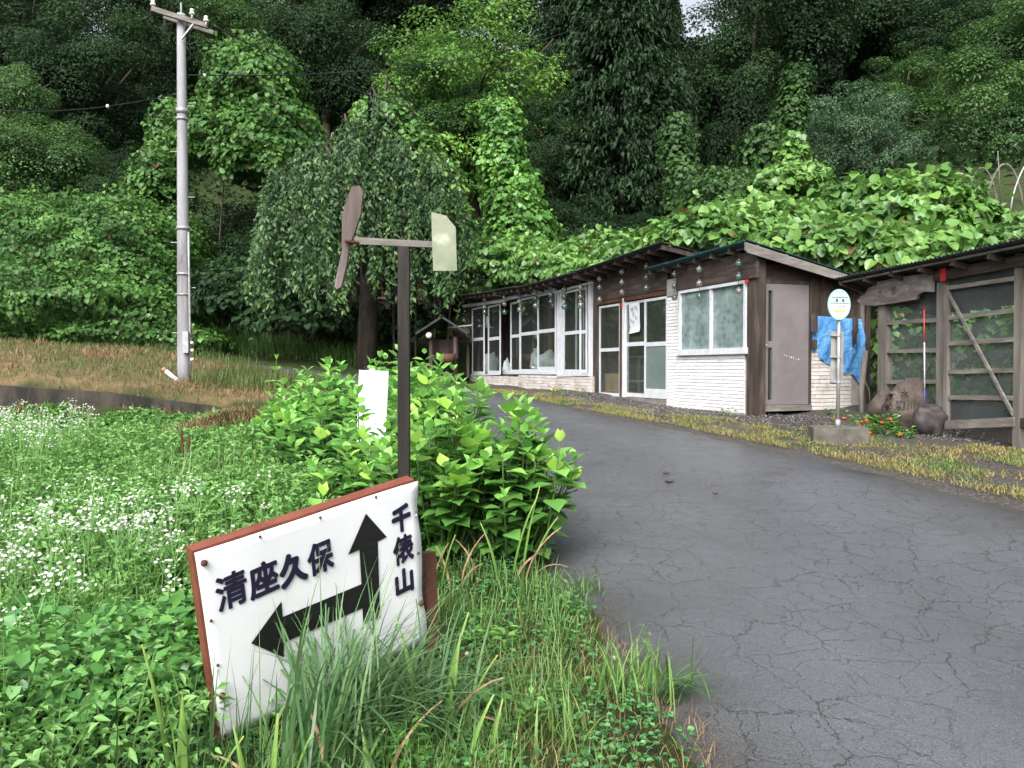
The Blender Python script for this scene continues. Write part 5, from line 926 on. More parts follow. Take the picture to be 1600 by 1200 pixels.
for Yd, lo, row_ in ((66, -100, 'in the upper forest row'), (60, 60, 'in the lower forest row')):
    for j in range(7):
        px = -20 + j * 270 + (Yd - 60) * 15
        if Yd == 66 and 980 < px < 1130: px += 120
        if Yd == 66 and 1130 <= px < 1200: px += 150
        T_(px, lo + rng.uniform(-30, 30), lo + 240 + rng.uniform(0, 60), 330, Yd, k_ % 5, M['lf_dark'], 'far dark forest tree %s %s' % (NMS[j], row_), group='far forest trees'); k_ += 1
for i, (x, y, h) in enumerate(((-34, 34, 13), (-30, 24, 11), (-38, 42, 15), (-42, 30, 14))):      # beyond the picture edge, mirrored in the shop glass
    p = np.array([x, y]); g = g1(x, y); r_ = empty('broadleaf_tree', (x, y, g), 'mid green tree off beyond the shrub bank, seen only mirrored in the shop glass, %s' % ('first', 'second', 'third', 'fourth')[i], 'tree', 'trees mirrored in the glass')
    o = link('crown', CROWNS[i][0], r_, (0, 0, h * .6)); o.scale = (5, 5, h * .42); set_mat(o, M['lf_mid']); obj('trunk', tube([(x, y, g - .3), (x, y, g + h * .7)], [.3, .1], 8), M['bark'], r_, True)
# weeping tree
def weeping():
    r = np.random.default_rng(4); Yd = 27.0; base = at(572, 560, Yd); g = g1(base[0], Yd); root = empty('weeping_tree', (base[0], Yd, g), 'large weeping tree with long hanging grey-green branches before the old house', 'tree')
    c = at(575, 300, Yd); top = at(560, 150, Yd)[2]; Rr = 165 / FPX * Yd; P_, N_, D_, L_, v_ = [], [], [], [], []; lim = []
    AN = [(r.uniform(0, 6.283), r.uniform(0, 1) ** .6, r.uniform(-.3, 1.5), r.uniform(.7, 1.15)) for _ in range(95)]
    for b_ in range(860):
        an = AN[r.integers(95)]; a = an[0] + r.normal(0, .09); q = min(1.05, max(.02, an[1] + r.normal(0, .045))); x0 = c[0] + Rr * q * math.cos(a) * (1.0 if math.cos(a) < 0 else .9); y0 = Yd + Rr * .8 * q * math.sin(a); z0 = top - (top - c[2]) * .95 * q ** 2.2 - an[2] - r.uniform(0, .5) + .5 * math.sin(an[0] * 3); ln = r.uniform(1.2, 3.4) * (.6 + .7 * q) * an[3]; zmin = at(0, 440 + 60 * r.random(), Yd)[2]; 
        if r.random() < .35: z0 -= r.uniform(.5, 3.0)
        ln = max(.8, min(ln, z0 - zmin)); m_ = int(ln * 26); s = np.linspace(0, 1, m_); sw = .25 * r.normal() * s ** 2; out = np.array([math.cos(a), math.sin(a)]) * .5 * q
        pts = np.stack([x0 + out[0] * np.sin(s * 1.5) + sw, y0 + out[1] * np.sin(s * 1.5), z0 + .25 * np.sin(s * 2.2) * (1 - s) - ln * s], 1) + r.normal(0, .05, (m_, 3)); P_.append(pts); d = r.normal(0, .8, (m_, 3)); d[:, 2] = -1; D_.append(d); N_.append(nrm(r.normal(0, 1, (m_, 3)) + np.array([0, -.5, .5]))); L_.append(r.uniform(.11, .23, m_)); v_.append(np.clip(.42 + .15 * r.normal() + .2 * r.normal(0, 1, m_) + .35 * (s > .9), 0, 1))
        if b_ % 9 == 0: lim.append(tube([(base[0], Yd, g + 2.5 + 3 * r.random()), (base[0] * .5 + x0 * .5, (Yd + y0) / 2, max(z0, g + 4) + .8), (x0, y0, z0)], [.10, .05, .012], 5))
    P_ = np.concatenate(P_); L = np.concatenate(L_); bulk('crown', leaves(P_, np.concatenate(N_), np.concatenate(D_), L, L * .48, 'diamond', np.concatenate(v_)), M['lf_weep'], root)
    lim.append(tube([(base[0], Yd, g - .3), (base[0] + .1, Yd, g + 2.5), (base[0], Yd, g + 6)], [.38, .3, .16], 10)); obj('trunk', merge(lim), M['bark'], root, True)
weeping()
# undergrowth that hides the soil of the hillside
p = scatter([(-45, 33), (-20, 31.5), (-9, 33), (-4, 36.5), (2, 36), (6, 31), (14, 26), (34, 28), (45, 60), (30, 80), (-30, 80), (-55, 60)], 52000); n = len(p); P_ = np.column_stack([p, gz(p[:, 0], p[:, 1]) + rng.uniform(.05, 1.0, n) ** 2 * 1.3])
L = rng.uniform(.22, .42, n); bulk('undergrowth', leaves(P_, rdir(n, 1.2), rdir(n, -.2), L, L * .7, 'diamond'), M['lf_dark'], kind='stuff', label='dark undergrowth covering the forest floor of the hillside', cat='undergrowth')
p = scatter([(-30, 31.5), (-14, 29.2), (-7, 28.2), (-4.5, 27), (-4, 28.5), (-8, 31), (-15, 32.5), (-30, 34.5)], 6500); n = len(p)
bulk('bank_foot_grass', blades(np.column_stack([p, gz(p[:, 0], p[:, 1])]), rng.uniform(0, 6.28, n), rng.uniform(.25, .9, n), rng.uniform(.015, .035, n), rng.uniform(.2, 1.1, n), 3), M['lf_vinefar'], kind='stuff', label='rank grass along the foot of the shaded bank', cat='grass')
# ------------------------------------------------------------------ hydrangea bushes along the lane
def hyd_leaf(mat, serr=.02, droop=.22):
    nseg = 7; T = []; prof = [0, .26, .40, .43, .36, .22, .09, 0]
    for i in range(nseg + 1):
        y = i / nseg; z = -droop * y * y + .10 * y; w = prof[i] + (serr if i % 2 else 0); w = .0 if i in (0, nseg) else w; T += [(-w, y, z + w * .28), (0, y, z), (w, y, z + w * .28)]
    Ft = []
    for i in range(nseg):
        a, b_ = 3 * i, 3 * i + 3; Ft += [(a + 1, b_ + 1, b_, a), (a + 2, b_ + 2, b_ + 1, a + 1)]
    Ft = [tuple(dict.fromkeys(f)) for f in Ft]; me = bpy.data.meshes.new('leaf'); me.from_pydata(T, [], Ft); me.materials.append(mat); me.polygons.foreach_set('use_smooth', np.ones(len(me.polygons), bool)); me.update(); return me
def mat_hyd(name, stops):
    m = mat_leaf(name, stops, src='obj', rough=.4, trans=.3, wb=(.95, 1, 1.15), gain=1.18); return m
M['hy_old'] = mat_hyd('mature_hydrangea_leaf', G3((.07, .18, .03), (.105, .25, .045), (.15, .32, .06))); M['hy_mid'] = mat_hyd('hydrangea_leaf', G3((.13, .29, .05), (.19, .38, .065), (.26, .46, .09))); M['hy_new'] = mat_hyd('young_hydrangea_leaf', G3((.28, .48, .06), (.36, .57, .08), (.45, .63, .12)))
M['hy_bulk'] = mat_leaf('inner_hydrangea_leaf', G3((.055, .16, .032), (.11, .28, .05), (.22, .44, .085)), wb=(.95, 1, 1.15), gain=1.18)
HY = {'o': [hyd_leaf(M['hy_old'], .02, d_) for d_ in (.05, .15, .28)], 'm': [hyd_leaf(M['hy_mid'], .02, d_) for d_ in (.0, .12, .22)], 'n': [hyd_leaf(M['hy_new'], .015, d_) for d_ in (-.15, .05, .2)]}
def hydrangea(x, y, rad, h, label, nshoot, nobj, seed, Lm=.15):
    r = np.random.default_rng(seed); g = g1(x, y); root = empty('hydrangea_bush', (x, y, g), label, 'bush', 'hydrangea bushes along the lane'); ro = origin_of(root); rec = []; stems = []
    for s in range(nshoot):
        a = r.uniform(0, 6.283); q = math.sqrt(r.random()); hh = h * (1.02 - .42 * q ** 2) * r.uniform(.75, 1.08); tip = np.array([x + rad * q * math.cos(a) * 1.05, y + rad * q * math.sin(a) * 1.05, 0.]); bs = np.array([x + .35 * rad * q * math.cos(a), y + .35 * rad * q * math.sin(a), g]); tip[2] = g1(tip[0], tip[1]) * .5 + g * .5 + hh
        mid = bs * .45 + tip * .55 + np.array([.1 * rad * math.cos(a), .1 * rad * math.sin(a), .05]); ts = np.linspace(0, 1, 12)[:, None]; cur = (1 - ts) ** 2 * bs + 2 * ts * (1 - ts) * mid + ts ** 2 * tip; stems.append(tube(cur[::2], np.linspace(.009, .004, 6), 5)); npair = int(r.integers(6, 10)); yaw = r.uniform(0, 3.14)
        for k in range(npair):
            f = k / npair; t = 1 - .085 * k / max(h, .5) - .01 * k * k / max(h, .5) * .5; t = max(t, .12); p = (1 - t) ** 2 * bs + 2 * t * (1 - t) * mid + t ** 2 * tip; yaw += 1.57 + r.normal(0, .15)
            for sd_ in (0, math.pi):
                hd = np.array([math.cos(yaw + sd_), math.sin(yaw + sd_), 0]); el = 1.0 - .75 * min(1, k / 2.0) + r.normal(0, .14) - .05 * k; D = hd * math.cos(el) + UPV * math.sin(el); Nn = UPV * math.cos(el) - hd * math.sin(el) + r.normal(0, .12, 3); Lk = Lm * (.66, .88, 1.0, 1.05, 1.1, 1.1, 1.1, 1.1, 1.05, 1.0)[k] * r.uniform(.82, 1.15)
                rec.append((p + hd * .012 * min(k, 2), Nn, D, Lk, 'n' if k == 0 or (k == 1 and r.random() < .5) else ('m' if k < 3 and r.random() < .75 else 'o')))
    P_ = np.array([e[0] for e in rec]); d_ = np.linalg.norm(P_ - np.array([0, 0, EYE]), axis=1); sc = np.array([e[3] for e in rec]) / d_; sc *= 1 + .5 * (P_[:, 2] - g) / h - .4 * (P_[:, 1] - y) / rad; order = np.argsort(-sc); sel = set(order[:nobj].tolist())
    for i in sel:
        p, Nn, D, Lk, c = rec[i]; place_leaf('leaf', HY[c][i % 3], root, p, Nn, D, Lk, ro)
    rest = [i for i in range(len(rec)) if i not in sel]
    if rest:
        A_ = lambda j: np.array([rec[i][j] for i in rest]); L = A_(3); v = np.array([{'n': 1.0, 'm': .6, 'o': .2}[rec[i][4]] for i in rest]) + r.normal(0, .1, len(rest)); bulk('foliage', leaves(A_(0), A_(1), A_(2), L, L * .85, 'oval', np.clip(v, 0, 1)), M['hy_bulk'], root, kind='stuff')
    tag(obj('stems', merge(stems), M['lf_stem'], root, True), kind='stuff')
M['lf_stem'] = plain('green_stem', (.06, .11, .03), .6, .3)
hydrangea(-.02, 5.2, .42, .95, 'leafy hydrangea bush nearest the camera, leaning over the lane edge', 42, 290, 1, .135)
hydrangea(-.48, 5.3, .5, 1.08, 'tall hydrangea bush just right of the wind vane post', 46, 290, 2, .135)
hydrangea(-1.02, 5.9, .45, 1.0, 'hydrangea bush in front of the white panel', 38, 170, 3, .13)
hydrangea(-.75, 7.4, .65, 1.12, 'hydrangea bush behind the wind vane post', 40, 150, 4)
hydrangea(-1.6, 7.5, .7, 1.02, 'hydrangea bush behind the white panel', 40, 130, 5)
hydrangea(-1.95, 9.1, .75, 1.08, 'hydrangea bush standing towards the mown bank', 46, 100, 6)
hydrangea(-1.3, 9.7, .75, 1.12, 'farthest hydrangea bush with a tall shoot before the shop', 40, 90, 7)
hydrangea(-2.5, 9.3, .5, .8, 'low hydrangea bush at the field end of the row', 30, 70, 8, .13)
for i, (px, py, Yd, L_) in enumerate(((875, 690, 4.9, .5), (432, 562, 9.6, .5), (505, 775, 4.4, .35))):
    p = at(px, py, Yd); g = g1(p[0], Yd); sh_ = empty('hydrangea_shoot', (p[0] - .12, Yd, g), ('single upright hydrangea shoot leaning out over the asphalt', 'lone tall hydrangea shoot above the field end of the row', 'short bright hydrangea shoot behind the sign top')[i], 'shrub', 'hydrangea bushes along the lane'); bs = np.array([p[0] - .12, Yd, g]); ro = origin_of(sh_); obj('stem', tube([bs, bs * .4 + p * .6 + np.array([.01, 0, 0]), p], [.008, .006, .004], 6), M['lf_stem'], sh_, True); yaw = .6 + i
    for k in range(6):
        t = 1 - .11 * k; q = bs + (p - bs) * t; yaw += 1.5
        for sd_ in (0, math.pi): hd = np.array([math.cos(yaw + sd_), math.sin(yaw + sd_), 0]); el = 1.0 - .4 * min(k, 2) - .12 * k; place_leaf('leaf', HY['n' if k == 0 else 'm' if k < 3 else 'o'][k % 3], sh_, q, UPV * math.cos(el) - hd * math.sin(el), hd * math.cos(el) + UPV * math.sin(el), .15 * (.55, .8, 1, 1.05, 1.1, 1.1)[k], ro)
# ------------------------------------------------------------------ field weeds on the left
FIELD = [(-1.35, 2.3), (-.75, 3.7), (-.9, 5), (-1.5, 6.6), (-2.4, 8.2), (-3.4, 9.6), (-3.2, 11.5), (-3.5, 13.2), (-5.2, 14.0), (-8.6, 13.3), (-11, 13.2), (-7.5, 8.5), (-4.6, 5), (-3.2, 3.2), (-2.6, 2.3)]
def canopy(x, y): return .34 + .13 * wob(x, y, .9) + .06 * wob(x * 2, y * 2 + 5, .6)
def weed_mass(poly, nplant, per, L0, L1, seed, hscale=1.0, shape='fold', wr=.42, up=.6):
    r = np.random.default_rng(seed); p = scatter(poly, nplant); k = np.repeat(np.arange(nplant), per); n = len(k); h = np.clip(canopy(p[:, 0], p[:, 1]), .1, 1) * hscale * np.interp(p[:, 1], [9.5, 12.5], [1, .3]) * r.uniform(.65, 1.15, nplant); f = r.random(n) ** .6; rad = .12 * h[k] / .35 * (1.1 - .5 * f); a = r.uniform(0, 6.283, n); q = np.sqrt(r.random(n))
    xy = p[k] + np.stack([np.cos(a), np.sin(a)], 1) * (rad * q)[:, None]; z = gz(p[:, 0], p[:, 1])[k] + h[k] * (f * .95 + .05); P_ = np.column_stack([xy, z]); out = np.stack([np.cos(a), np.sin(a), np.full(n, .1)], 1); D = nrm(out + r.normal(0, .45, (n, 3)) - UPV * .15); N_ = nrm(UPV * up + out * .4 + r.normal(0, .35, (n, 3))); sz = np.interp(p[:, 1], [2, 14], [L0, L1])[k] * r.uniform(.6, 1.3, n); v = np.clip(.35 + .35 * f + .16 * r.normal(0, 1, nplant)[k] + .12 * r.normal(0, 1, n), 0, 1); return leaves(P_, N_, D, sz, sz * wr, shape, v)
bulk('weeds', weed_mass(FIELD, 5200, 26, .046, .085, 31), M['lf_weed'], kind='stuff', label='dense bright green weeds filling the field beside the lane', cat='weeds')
NEARF = [(-1.35, 2.0), (-.95, 3.2), (-1.2, 4.0), (-2.2, 4.4), (-3.4, 4.2), (-2.8, 2.2), (-1.9, 1.7)]
bulk('creeper', weed_mass([(-1.4, 2.9), (-1.15, 3.5), (-1.6, 4.1), (-3.0, 4.2), (-2.9, 3.1), (-1.9, 2.7)], 230, 22, .05, .075, 32, 1.0, 'heart', .95, .8), M['lf_ivy'], kind='stuff', label='dark heart-leaved creeper at the foot of the field left of the sign', cat='creeper')
# tall grass tufts in the field
p = scatter(FIELD, 9000); zz = gz(p[:, 0], p[:, 1]); n = len(p); cl = wob(p[:, 0], p[:, 1], .7) > -.1; p, zz = p[cl], zz[cl]; n = len(p)
bulk('field_grass', blades(np.column_stack([p, zz]), rng.uniform(0, 6.28, n), rng.uniform(.3, .62, n) * np.interp(p[:, 1], [9.5, 12.5], [1, .35]), rng.uniform(.005, .011, n), rng.uniform(.2, 1.0, n), 3), M['grass'], kind='stuff', label='long grass blades growing through the field weeds', cat='grass')
# white fleabane: stems and flower heads
def fleabane(poly, nst, seed, hh=(.5, .8), bias=None):
    r = np.random.default_rng(seed); p = scatter(poly, nst); z = gz(p[:, 0], p[:, 1]); h = r.uniform(*hh, nst); base = np.column_stack([p, z]); lean = r.normal(0, .07, (nst, 2)); top = base + np.column_stack([lean, h]); st = []
    k = np.repeat(np.arange(nst), 14); n = len(k); off = r.normal(0, 1, (n, 3)) * np.array([.04, .04, .022]); hp = top[k] + off; rad = r.uniform(.006, .0115, n); a6 = np.arange(6) * np.pi / 3; nv_ = nrm(r.normal(0, .4, (n, 3)) + UPV + np.array([0, -.3, 0])); s1 = nrm(np.cross(nv_, np.array([1., 0, 0.]))); s2 = np.cross(nv_, s1)
    V = hp[:, None, :] + rad[:, None, None] * (np.cos(a6)[None, :, None] * s1[:, None, :] + np.sin(a6)[None, :, None] * s2[:, None, :]); Fc = np.arange(n * 6).reshape(n, 6)
    sb = [(base[i], top[i]) for i in range(nst)]; SV, SF, c = [], [], 0
    for i in range(nst):
        b0_ = base[i]; t0_ = top[i]; m_ = b0_ * .25 + t0_ * .75; ends = [hp[i * 14 + q] for q in range(5)]
        for e in [(b0_, m_)] + [(m_, x_) for x_ in ends]: d_ = np.array([.0022, 0, 0]); SV += [e[0] - d_, e[0] + d_, e[1] + d_ * .6, e[1] - d_ * .6]; SF.append((c, c + 1, c + 2, c + 3)); c += 4
    return (V.reshape(-1, 3), Fc, np.clip(r.normal(.6, .2, n), 0, 1)), (np.array(SV), np.array(SF), r.random(len(SF)))
FL1 = [(-2.0, 4.2), (-1.5, 5.4), (-2.6, 5.6), (-4.2, 5.6), (-3.6, 4.2), (-2.6, 3.4), (-1.9, 3.4)]; FL2 = [(-4.2, 7.0), (-4.8, 9.6), (-6.8, 10.4), (-6.0, 7.4)]; FL3 = [(-2.8, 3.2), (-1.5, 3.3), (-1.3, 4.0), (-1.8, 5.2), (-3.2, 5.6)]
f1, s1 = fleabane(FL1, 95, 41, (.42, .66)); f2, s2 = fleabane(FL2, 130, 42, (.5, .85)); f3, s3 = fleabane(FL3, 40, 43, (.35, .6))
for f_, s_, lab in ((f1, s1, 'near drift of white fleabane flowers in the field'), (f2, s2, 'far hazy drift of white fleabane at the picture edge'), (f3, s3, 'scattered white fleabane flowers beside the sign')):
    root = empty('fleabane', (f_[0][0][0], f_[0][0][1], g1(f_[0][0][0], f_[0][0][1])), lab, 'flowers', 'drifts of white fleabane'); bulk('flower_heads', f_, M['petal'], root, kind='stuff'); bulk('stems', s_, M['lf_weed'], root, kind='stuff')
dk = empty('dock_stalk', (at(284, 720, 8.5)[0], 8.5, g1(at(284, 720, 8.5)[0], 8.5)), 'dry red-brown dock stalks standing in the field below the bank', 'weed')
for dx in (0, .06): q = at(284, 722, 8.5) + np.array([dx, 0, 0]); obj('stalk', tube([(q[0], 8.5, dk.location.z), q + np.array([.01, 0, .1]), q + np.array([dx * .3, 0, .34 - dx])], [.006, .012, .016], 6), M['wood_red'], dk)
# ------------------------------------------------------------------ near verge: clover, grass, straw between the sign and the lane
def vmix(n): return rng.random(n)
VERGE = [(-1.6, 2.0), (1.1, 2.0), (1.05, 3.0), (.8, 3.9), (.6, 4.4), (.5, 5.0), (.3, 5.6), (-.6, 4.9), (-.75, 3.9), (-1.3, 3.3)]
def not_road(p, pad=0): return ~inside(ROAD, p[:, 0] + pad, p[:, 1])
p = scatter(VERGE, 15000); p = p[not_road(p, .0)]; n = len(p); dens = wob(p[:, 0], p[:, 1], .25) + rng.normal(0, .35, n) > -.05; p = p[dens]; n = len(p); zz = gz(p[:, 0], p[:, 1])
bulk('verge_grass', blades(np.column_stack([p, zz]), rng.uniform(0, 6.28, n), rng.uniform(.06, .24, n) * (1 - .4 * (p[:, 0] > .25)), rng.uniform(.003, .007, n), rng.uniform(.2, 1.3, n), 3), M['grass'], kind='stuff', label='short green grass on the verge between the sign and the lane', cat='grass')
p = scatter(VERGE, 8500); p = p[not_road(p, .0)]; p = p[wob(p[:, 0] * 1.3, p[:, 1] * 1.3 + 3, .3) + rng.normal(0, .3, len(p)) > -.2]; n = len(p); zz = gz(p[:, 0], p[:, 1]) + rng.uniform(.02, .09, n); cc_ = np.column_stack([p, zz]); parts = []
for q in range(3):
    a = rng.uniform(0, 6.28, n) * 0 + q * 2.094 + np.repeat(rng.uniform(0, 6.28, 1), n) + p[:, 0] * 37; D = np.stack([np.cos(a), np.sin(a), rng.uniform(-.2, .35, n)], 1); L = rng.uniform(.016, .03, n); parts.append(leaves(cc_, np.tile(UPV, (n, 1)) + rng.normal(0, .2, (n, 3)), D, L, L * .95, 'oval'))
bulk('clover', join(parts), M['clover'], kind='stuff', label='low clover patches on the near verge', cat='clover')
p = scatter([(-.35, 2.2), (.8, 2.0), (.74, 3.0), (.45, 4.1), (0, 4.2), (-.4, 3.4)], 2600); n = len(p); zz = gz(p[:, 0], p[:, 1]) + .008
bulk('cut_straw', blades(np.column_stack([p, zz]), rng.uniform(0, 6.28, n), rng.uniform(.04, .14, n), rng.uniform(.002, .005, n), rng.uniform(1.0, 1.5, n), 2), M['straw'], kind='stuff', label='brown cut straw lying under the verge grass', cat='straw')
# tufts that reach over the asphalt: each its own plant
def tuft(name, px, py, Yd, nb, L, wd, lean, label, mk='grass', spread=.05, cat='grass tuft', yaw=None, ysp=3.14):
    b_ = at(px, py, Yd); g = g1(b_[0], Yd); root = empty(name, (b_[0], Yd, g), label, cat); B = np.column_stack([b_[0] + rng.normal(0, spread, nb), Yd + rng.normal(0, spread, nb), np.full(nb, g)]); yw = rng.uniform(0, 6.28, nb) if yaw is None else yaw + rng.uniform(-ysp, ysp, nb)
    V, f, v = blades(B, yw, rng.uniform(L[0], L[1], nb), rng.uniform(wd[0], wd[1], nb), rng.uniform(lean[0], lean[1], nb), 5, flop=.5); bulk('blades', (V, f, v), M[mk] if isinstance(mk, str) else mk, root, kind='stuff'); return root
tuft('grass_tuft', 915, 905, 4.55, 60, (.08, .2), (.004, .008), (.4, 1.2), 'small bright grass tuft growing out of the asphalt edge')
tuft('grass_tuft', 1005, 1085, 3.3, 90, (.12, .32), (.005, .011), (.2, 1.1), 'tall grass tuft spilling from the verge onto the asphalt', spread=.09, yaw=0, ysp=2.2)
tuft('grass_tuft', 1040, 1085, 3.25, 26, (.18, .34), (.009, .014), (.9, 1.5), 'broad-bladed grass sprawling flat over the asphalt', 'sedge', .03, yaw=-.2, ysp=.9)
tuft('grass_tuft', 960, 1080, 3.35, 40, (.1, .25), (.005, .009), (.2, .8), 'upright grass clump beside the sprawling tuft', spread=.06)
tuft('grass_tuft', 850, 1175, 3.0, 60, (.1, .26), (.004, .009), (.2, 1.0), 'grass clump at the bottom of the verge', spread=.12)
# sedge clump before the sign: arching blades
tuft('sedge_clump', 520, 1150, 2.95, 260, (.35, .9), (.009, .018), (.3, 1.3), 'dense arching sedge clump growing before the sign arrow', 'sedge', .10, 'sedge', yaw=.6, ysp=1.9)
tuft('sedge_clump', 640, 1110, 3.15, 170, (.3, .7), (.008, .016), (.5, 1.3), 'lower sedge clump drooping beside the sign corner', 'sedge', .13, 'sedge')
tuft('sedge_clump', 350, 1160, 2.9, 26, (.3, .62), (.005, .009), (.05, .35), 'few thin upright sedge blades before the sign edge', 'sedge', .09, 'sedge')
tuft('sedge_clump', 180, 1190, 2.85, 120, (.2, .6), (.005, .01), (.6, 1.4), 'loose arching grass clump in the corner left of the sign', 'sedge', .22, 'sedge')
# iris blades, each a part
m, nt, b = new_mat('iris_blade'); a = node(nt, 'Attribute', attribute_name='s').outputs['Fac']; oi = node(nt, 'ObjectInfo').outputs['Random']; nz_ = node(nt, 'TexNoise', {'Vector': coords(nt), 'Scale': 30, 'Detail': 4}); sm = node(nt, 'Math', {0: nz_.outputs[0], 1: .35, 2: a}, operation='MULTIPLY_ADD')
c = ramp(nt, sm.outputs[0], [(.2, (.09, .19, .04)), (.85, (.15, .25, .05)), (1.05, (.32, .27, .06)), (1.0, (.30, .12, .04))]); cr = c.node.color_ramp.elements; cr[2].position = .95; nt.links.new(c, b.inputs['Base Color']); b.inputs['Roughness'].default_value = .4; M['iris'] = m
def iris_blade(root, b_, yaw, L, w, lean, mat=None, seg=7, flop=.2, dead=0.0):
    V, f, _ = blades(b_[None], np.array([yaw]), np.array([L]), np.array([w]), np.array([lean]), seg, flop=flop); V2 = V.reshape(-1, 3); me = bpy.data.meshes.new('leaf'); ro = origin_of(root); n = len(V2); side = V2[1] - V2[0]; nn = np.cross(nrm(V2[-1] - V2[0]), nrm(side)); mid = (V2[0::2] + V2[1::2]) / 2 + nn * w * .18
    A = np.concatenate([V2, mid]); Fc = []
    for i in range(seg): Fc += [(2 * i, n + i, n + i + 1, 2 * i + 2), (n + i, 2 * i + 1, 2 * i + 3, n + i + 1)]
    me.from_pydata([tuple(x) for x in A - ro], [], Fc); at_ = me.attributes.new('s', 'FLOAT', 'POINT'); s = np.concatenate([np.repeat(np.linspace(0, 1, seg + 1), 2), np.linspace(0, 1, seg + 1)]) * .72 + dead; at_.data.foreach_set('value', s.astype(np.float32)); me.materials.append(mat or M['iris']); me.polygons.foreach_set('use_smooth', np.ones(len(me.polygons), bool)); me.update(); return link('leaf', me, root)
M['iris_dead'] = mat_noise('withered_leaf', [(.3, (.10, .055, .03)), (.5, (.24, .15, .085)), (.75, (.40, .30, .19))], 20, .8, (1, 1, .4), bump=.2)
def iris(px, py, Yd, label, bl, dead=()):
    b0_ = at(px, py, Yd); g = g1(b0_[0], Yd); root = empty('iris_plant', (b0_[0], Yd, g), label, 'iris', 'iris plants around the sign')
    for dx, yw, L, w, ln in bl: iris_blade(root, np.array([b0_[0] + dx, Yd + rng.uniform(-.03, .03), g - .02]), yw, L, w, ln)
    for dx, yw, L, w, ln in dead: o = iris_blade(root, np.array([b0_[0] + dx, Yd - .02, g]), yw, L * .68, w * .75, ln, M['iris_dead'], flop=.9); o['label'] = 'withered brown leaf'
iris(282, 1215, 2.75, 'iris blades with rusty tips left of the sign edge', [(0, 1.8, .42, .045, .08), (-.03, 2.9, .6, .04, .25), (.1, .3, .3, .03, .5)], [(.12, .4, .34, .03, .9)])
iris(425, 1215, 2.75, 'short iris fan with a rusty cut tip before the sign', [(0, .9, .34, .045, .12), (-.08, 2.6, .3, .035, .3), (.06, .2, .28, .035, .35)], [(-.03, 2.8, .42, .035, .8), (.1, .3, .36, .03, 1.0)])
iris(690, 1150, 3.1, 'iris blades beside the red leg of the sign', [(0, .6, .5, .04, .3), (.03, .9, .42, .04, .2), (-.08, 2.4, .5, .035, .4), (.08, .3, .36, .03, .5)], [(.02, .3, .5, .045, .7), (-.05, 2.9, .45, .035, .9), (.05, -.4, .4, .035, 1.0)])
iris(730, 1210, 2.85, 'pale iris blade pair at the bottom edge of the verge', [(0, .5, .3, .04, .45), (.08, .7, .26, .035, .3)], [(.05, .4, .22, .025, .7)])
iris(560, 1210, 2.8, 'small iris blades under the sedge before the sign', [(0, .4, .24, .04, .5), (.05, 2.2, .26, .03, .4)], [(-.1, 2.2, .5, .03, .6), (.1, .5, .55, .035, .55)])
iris(800, 870, 4.75, 'yellowing iris blades at the foot of the nearest hydrangea', [(0, .3, .55, .04, .35), (.06, .5, .6, .035, .25), (.1, .2, .45, .035, .5), (-.08, 2.6, .4, .035, .4)], [(.08, .2, .6, .04, .5), (.02, .5, .45, .04, .8), (.12, -.3, .4, .035, .9), (-.3, .3, .5, .04, .4), (-.2, 2.6, .45, .035, .5)])
iris(690, 880, 4.7, 'withered iris stalks under the hydrangea behind the sign', [(0, .3, .35, .03, .3)], [(-.05, .4, .42, .03, .3), (.05, 2.4, .4, .035, .4), (.12, .2, .3, .03, .6)])
# mugwort-like weeds, broad docks at the lower right of the sign
def herb(px, py, Yd, h, nl, L, label, mk='lf_bright', shape='oval', wr=.5, rad=.1):
    b_ = at(px, py, Yd); g = g1(b_[0], Yd); root = empty('weed_plant', (b_[0], Yd, g), label, 'weed', 'weeds on the near verge'); f = rng.random(nl); a = np.arange(nl) * 2.4 + rng.normal(0, .3, nl); D = np.stack([np.cos(a), np.sin(a), .5 - .4 * f + rng.normal(0, .2, nl)], 1); P_ = np.column_stack([b_[0] + rad * .2 * np.cos(a), Yd + rad * .2 * np.sin(a), g + h * (.15 + .85 * f)]); LL = L * (1.15 - .5 * f) * rng.uniform(.8, 1.2, nl); N_ = np.tile(UPV, (nl, 1)) + rng.normal(0, .25, (nl, 3))
    bulk('leaf_whorl', leaves(P_, N_, D, LL, LL * wr, shape, np.clip(.4 + .4 * f + rng.normal(0, .12, nl), 0, 1)), M[mk], root, kind='stuff'); obj('stem', tube([(b_[0], Yd, g), (b_[0] + .01, Yd, g + h)], [.004, .002], 5), M['lf_stem'], root)
for i, (px, py, Yd, h, nl, L, lab, mk, sh_, wr) in enumerate(((640, 1200, 2.85, .2, 60, .07, 'feathery light mugwort at the bottom of the verge', 'lf_bright', 'diamond', .28), (600, 1180, 2.9, .2, 50, .065, 'feathery mugwort right of the sedge clump', 'lf_bright', 'diamond', .28), (770, 1110, 3.2, .1, 8, .10, 'broad dock leaves among the verge clover', 'lf_ivy', 'oval', .8), (790, 1010, 3.7, .16, 26, .07, 'pale leafy weed in the middle of the verge', 'lf_bright', 'oval', .5), (1005, 1010, 3.4, .26, 46, .035, 'spiky upright weed at the asphalt edge', 'lf_bright', 'diamond', .2), (740, 985, 3.8, .2, 30, .05, 'leafy weed beside the red sign leg', 'lf_weed', 'diamond', .5), (880, 940, 4.2, .14, 30, .04, 'low weed at the narrow verge corner', 'lf_weed', 'oval', .5), (830, 1150, 3.05, .15, 26, .06, 'young weed in the straw of the verge', 'lf_weed', 'diamond', .5))): herb(px, py, Yd, h, nl, L, lab, mk, sh_, wr)
